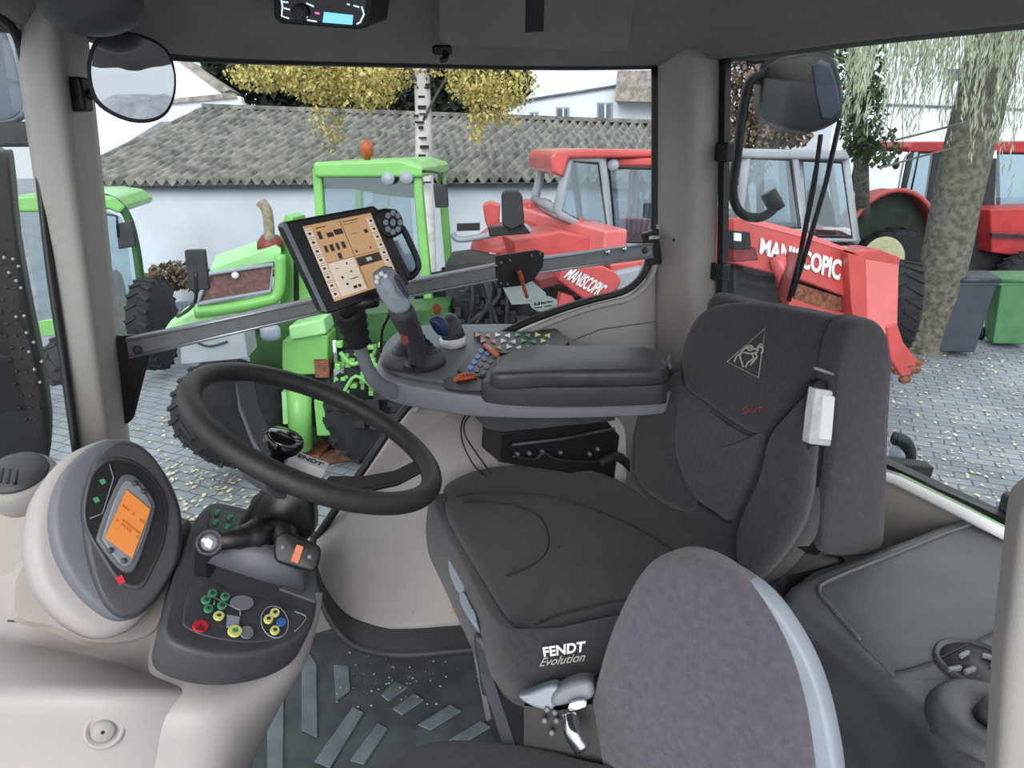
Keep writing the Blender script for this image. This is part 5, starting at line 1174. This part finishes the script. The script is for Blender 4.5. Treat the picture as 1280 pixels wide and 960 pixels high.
pt('mirror_foot', 'black', r1_, VP(640, 6.5, 4, 290), [(610, 284), (655, 280), (664, 292), (612, 296)], .1, bev=.01)
pt('side_mirror', 'black', r1_, VP(590, 7, 4, 285), [(571, 280), (600, 279), (600, 288), (571, 289)], .06)
MB().tube(cr([P(565, 292, 7), P(572, 299, 7), P(590, 298, 7), P(620, 292, 7)], 4, False), .03, 8).build('mirror_arm', 'vgrey', r1_)
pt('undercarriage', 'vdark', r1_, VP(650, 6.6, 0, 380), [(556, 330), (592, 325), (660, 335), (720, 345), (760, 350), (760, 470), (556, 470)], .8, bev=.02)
mb = MB(); ub = VP(650, 6.5, 0, 380)
for i in range(60): mb.box(ub.off(random.uniform(0, .1)).hit(random.uniform(565, 720), random.uniform(345, 420)), (random.uniform(.03, .14), .08, random.uniform(.02, .1)))
for i in range(8): x = random.uniform(575, 690); mb.tube(cr([ub.off(.15).hit(x, 340), ub.off(.18).hit(x+random.uniform(-15, 15), 370), ub.off(.15).hit(x+random.uniform(-30, 30), 405)], 4, False), .025, 6)
mb.build('engine_parts', 'vdark', r1_, bev=.01)
LB = VP(730, 5.9, 14, 350)
pt('outrigger_beam', 'vred', r1_, LB, [(700, 336), (752, 332), (770, 340), (778, 352), (760, 376), (738, 380), (700, 352)], .35, bev=.02)
text('maker_text', 'white', r1_, Quad(LB.off(.01), [(716, 334), (760, 357), (748, 372), (704, 347)]), 'MANISCOPIC', .004, th=.02)
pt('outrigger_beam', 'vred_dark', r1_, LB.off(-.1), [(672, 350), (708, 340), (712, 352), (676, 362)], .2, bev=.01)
pt('outrigger_foot', 'vred', r1_, LB.off(-.05), [(702, 366), (716, 370), (725, 386), (706, 400), (698, 384)], .1, bev=.01)
pt('gearbox', 'vgrey', r1_, VP(790, 6.2, 0, 360), [(765, 342), (800, 334), (830, 340), (830, 380), (775, 382)], .4, bev=.03)
pt('upper_beam', 'vred', r1_, VP(790, 6.3, 0, 335), [(762, 330), (830, 322), (830, 338), (764, 342)], .3, bev=.02)
wheel(r1_, P(575, 395, 7.3), (.5, -.86, 0), .5, .4, 'vred', .5)
wheel(r1_, P(760, 410, 6.6), (.5, -.86, 0), .5, .4, 'vred', .5)
pc = thing('paper_card', 'white folded card hanging below the rail clamp outside', 'card', SIDE.off(-.05).hit(655, 370))
cpn = SIDE.off(-.03)
pt('card', 'white', pc, cpn, [(628, 358), (666, 352), (682, 366), (684, 378), (640, 381)], .002)
os_ = thing('oval_sticker', 'white oval sticker on the side window near the sill', 'sticker', SIDE.off(-.02).hit(680, 380))
MB().prism(cr([cpn.off(.008).hit(*p) for p in ((663, 380), (670, 371), (684, 370), (697, 376), (694, 386), (680, 390), (668, 387))], 4), SIDE.n, .001).build('sticker_face', 'white', os_)
mb = MB(); sq_ = Quad(cpn.off(.0085), [(668, 378), (692, 375), (692, 379), (668, 382)])
for u0, u1, v0, v1 in ((0, .07, 0, 1), (.1, .16, .4, 1), (.2, .28, 0, 1), (.33, .4, .1, .9), (.42, .62, .3, .8), (.65, .95, .2, .6), (0, .4, 1.6, 1.9), (.5, .9, 1.5, 1.8)): sq_.rect(mb, u0, v0, u1, v1, .0005)
mb.build('sticker_print', 'vdark', os_)
# --- second red telehandler
r2_ = thing('red_telehandler', 'red telehandler behind the seat with white lettering along its boom', 'telehandler', PZ(1040, 460, GZ))
CC = VP(975, 7.6, 4)
cabin(r2_, CC, [(934, 192), (992, 194), (1004, 288), (930, 292), (924, 270)], 1.5, 'vgrey', 'vgrey', .05, [(926, 190), (940, 186), (1060, 188), (1064, 200), (928, 198)])
CC2 = VP(1030, 7.7, -16)
cabin(r2_, CC2, [(998, 196), (1056, 198), (1070, 300), (1006, 300)], 1.3, 'vgrey', 'vgrey', .045)
MB().pillow(cr([CC2.off(-.7).hit(*p) for p in ((1010, 240), (1035, 238), (1045, 300), (1010, 300))], 3), CC2.n, .12, .05).build('cab_seat', 'vdark', r2_)
BM = P3(P(925, 290, 6.3), P(1062, 320, 6.8), P(1060, 420, 6.78))
pt('boom', 'vred', r2_, BM, [(918, 272), (945, 273), (1000, 290), (1062, 314), (1064, 366), (1060, 372), (1000, 350), (918, 330)], .42, bev=.02)
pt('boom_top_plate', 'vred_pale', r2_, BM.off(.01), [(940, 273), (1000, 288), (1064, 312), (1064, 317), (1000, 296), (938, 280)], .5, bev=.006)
text('maker_text', 'white', r2_, Quad(BM.off(.012), [(951, 297), (1052, 325), (1049, 351), (949, 317)]), 'MANISCOPIC', .006, th=.035)
pt('boom_recess', 'rust', r2_, BM.off(-.05), [(990, 352), (1058, 374), (1058, 394), (1020, 396), (985, 376)], .3)
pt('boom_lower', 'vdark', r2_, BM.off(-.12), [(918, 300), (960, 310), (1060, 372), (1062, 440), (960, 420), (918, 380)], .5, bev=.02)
pt('lower_beam', 'vred', r2_, BM.off(-.02), [(988, 372), (1030, 386), (1060, 392), (1060, 402), (1000, 400), (985, 388)], .3, bev=.01)
MB().tube([BM.off(.08).hit(*p) for p in ((972, 322), (978, 340), (984, 372))], .07, 12).build('lift_ram', 'vred', r2_)
MB().tube([BM.off(.14).hit(*p) for p in ((992, 316), (986, 340), (980, 372))], .06, 12).build('lift_ram', 'vred_dark', r2_)
HD = VP(1095, 6.7, 10, 360)
pt('boom_head', 'vred', r2_, HD, [(1060, 316), (1082, 322), (1084, 412), (1068, 412), (1064, 380)], .34, bev=.01)
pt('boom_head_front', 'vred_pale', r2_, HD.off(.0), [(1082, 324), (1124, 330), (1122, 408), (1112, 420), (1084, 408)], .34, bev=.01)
MB().prism([HD.off(.0).hit(*p) for p in ((1062, 314), (1100, 312), (1126, 322), (1124, 332), (1080, 324))], HD.n, .34).build('boom_cap', 'vred', r2_, bev=.01)
pt('carriage_arm', 'vred', r2_, HD.off(.02), [(1108, 408), (1122, 404), (1130, 428), (1146, 448), (1148, 466), (1128, 472), (1114, 450)], .2, bev=.02)
mb = MB()
for i in range(14): mb.ball(VP(1130, 6.8, 0, 455).hit(random.gauss(1132, 9), random.gauss(456, 7)), random.uniform(.03, .07), (1.2, .8, .8), 8)
mb.build('coupler', 'rust', r2_)
pt('lamp_box', 'vdark', r2_, BM.off(.02), [(918, 288), (938, 290), (940, 312), (918, 312)], .1, bev=.01)
pt('headlamp', 'white', r2_, BM.off(.03), [(919, 291), (927, 292), (927, 302), (919, 301)], .05, bev=.004)
pt('wheel_guard', 'vred_dark', r2_, BM.off(.01), [(918, 308), (945, 308), (950, 326), (918, 328)], .2, bev=.02)
wheel(r2_, P(948, 378, 7.0), (.35, -.93, 0), .36, .34, 'lgrey', .5)
wheel(r2_, P(1040, 350, 8.4), (.35, -.93, 0), .45, .38, 'vred', .5)
wheel(r2_, P(1120, 380, 8.0), (.9, -.3, 0), .5, .38, 'vgrey', .5)
# --- red tractor behind the willow
rt_ = thing('red_tractor', 'dark red tractor with big round rear mudguard behind the willow trunk', 'tractor', PZ(1180, 400, GZ))
TQ = VP(1200, 12.3, 6)
cabin(rt_, TQ, [(1140, 184), (1330, 186), (1330, 290), (1180, 300), (1122, 272)], 1.5, 'vdark', 'tred', .05, [(1134, 184), (1142, 177), (1340, 176), (1340, 192), (1136, 190)])
pt('door_post', 'vdark', rt_, TQ.off(.02), [(1168, 188), (1182, 188), (1170, 300), (1152, 296)], .08)
pt('door_post', 'vdark', rt_, TQ.off(.02), [(1232, 188), (1246, 188), (1240, 330), (1222, 330)], .08)
pt('roof_box', 'white', rt_, TQ.off(.12), [(1239, 188), (1246, 188), (1246, 198), (1239, 198)], .05)
TM = VP(1120, 11.4, 0)
mb = MB(); c0 = TM.hit(1112, 314); pts = []
for i in range(19):
    a = math.pi*(1.0-i/18*1.08); pts.append(c0+V((math.cos(a)*.74, 0, math.sin(a)*.93)))
rows = [[p-TM.n*k for p in pts] for k in (0, .15, .35, .5)]
MB().grid(rows).build('mudguard', 'tred', rt_, sol=.03)
MB().tube(pts, .035, 8).build('mudguard_rim', 'vred', rt_)
MB().prism([c0-TM.n*.3+(p-c0)*.96 for p in pts], TM.n, .08).build('mudguard_side', 'guard_dark', rt_)
MB().lathe(c0+V((-.16, -.1, -.12)), (.1, -1, .1), [(.33, 0), (.36, .05), (.32, .06), (.1, .02)], 28).build('rim_disc', 'cream', rt_)
wheel(rt_, c0+V((.16, .12, -.42)), (.1, -1, 0), .78, .3, 'cream', .45)
pt('hood', 'tred', rt_, VP(1270, 11.6, 8, 290), [(1238, 262), (1340, 258), (1340, 330), (1240, 316)], .7, bev=.03)
pt('hood_strip', 'vdark', rt_, VP(1270, 11.5, 8, 290), [(1240, 292), (1340, 296), (1340, 300), (1240, 296)], .05)
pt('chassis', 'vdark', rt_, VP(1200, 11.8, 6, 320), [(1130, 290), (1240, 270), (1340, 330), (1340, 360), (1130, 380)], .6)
wheel(rt_, P(1280, 352, 11.5), (.1, -1, 0), .48, .3, 'tred', .5)
MB().tube(cr([TQ.off(.3).hit(*p) for p in ((1138, 190), (1130, 200), (1124, 230), (1122, 240))], 3, False), .015, 6).build('mirror_arm', 'vgrey', rt_)
MB().ball(TQ.off(.3).hit(1120, 206), .06, (1, .5, 1.2), 12).build('side_mirror', 'black', rt_)
MB().ball(TQ.off(.3).hit(1114, 242), .08, (1.3, .6, .7), 12).build('work_light', 'pipe', rt_)
# rear linkage of this tractor
lk = thing('rear_linkage', 'black steel linkage arm and fitting just outside the rear window', 'linkage', P(1130, 575, 2.6))
MB().bar(P(1080, 578, 2.3), P(1160, 588, 2.3), .06, .05).build('arm', 'vdark', lk, bev=.006)
MB().bar(P(1085, 572, 2.32), P(1150, 582, 2.32), .03, .02).build('arm_plate', 'lgrey', lk)
MB().tube(cr([P(1118, 548, 2.4), P(1130, 552, 2.4), P(1136, 566, 2.4), P(1134, 580, 2.4)], 4, False), .025, 10).build('hook', 'black', lk)
MB().bar(P(1100, 582, 2.35), V((P(1100, 582, 2.35).x, 2.4, GZ)), .08, .08, (0, 1, 0)).build('lift_arm', 'vdark', lk)
MB().lathe(P(1118, 562, 2.45), (.6, -.8, 0), [(.04, 0), (.05, .04), (.03, .06)], 16).build('coupling', 'lgrey', lk)
# ------------------------------------------------------------------ light
wd = bpy.data.worlds.new('world'); SC.world = wd; wd.use_nodes = True; nt = wd.node_tree
bg_ = nt.nodes['Background']; tc = nt.nodes.new('ShaderNodeTexCoord'); sx = nt.nodes.new('ShaderNodeSeparateXYZ'); rp2 = nt.nodes.new('ShaderNodeValToRGB')
rp2.color_ramp.elements[0].position = .0; rp2.color_ramp.elements[0].color = (.55, .58, .62, 1); rp2.color_ramp.elements[1].position = .45; rp2.color_ramp.elements[1].color = (.93, .97, 1.0, 1)
nt.links.new(tc.outputs['Generated'], sx.inputs[0]); nt.links.new(sx.outputs['Z'], rp2.inputs['Fac']); nt.links.new(rp2.outputs['Color'], bg_.inputs['Color'])
bg_.inputs['Strength'].default_value = 1.3
sn = bpy.data.lights.new('sun', 'SUN'); sn.energy = 2.1; sn.angle = math.radians(40); sn.color = (1, .98, .95)
so = bpy.data.objects.new('sun', sn); COL.objects.link(so); so.rotation_euler = (math.radians(66), 0, math.radians(-8))
vs_ = SC.view_settings; vs_.view_transform = 'Standard'; vs_.look = 'None'; vs_.exposure = .35; vs_.gamma = 1; vs_.use_curve_mapping = False
SC.cycles.max_bounces = 10; SC.cycles.transparent_max_bounces = 24
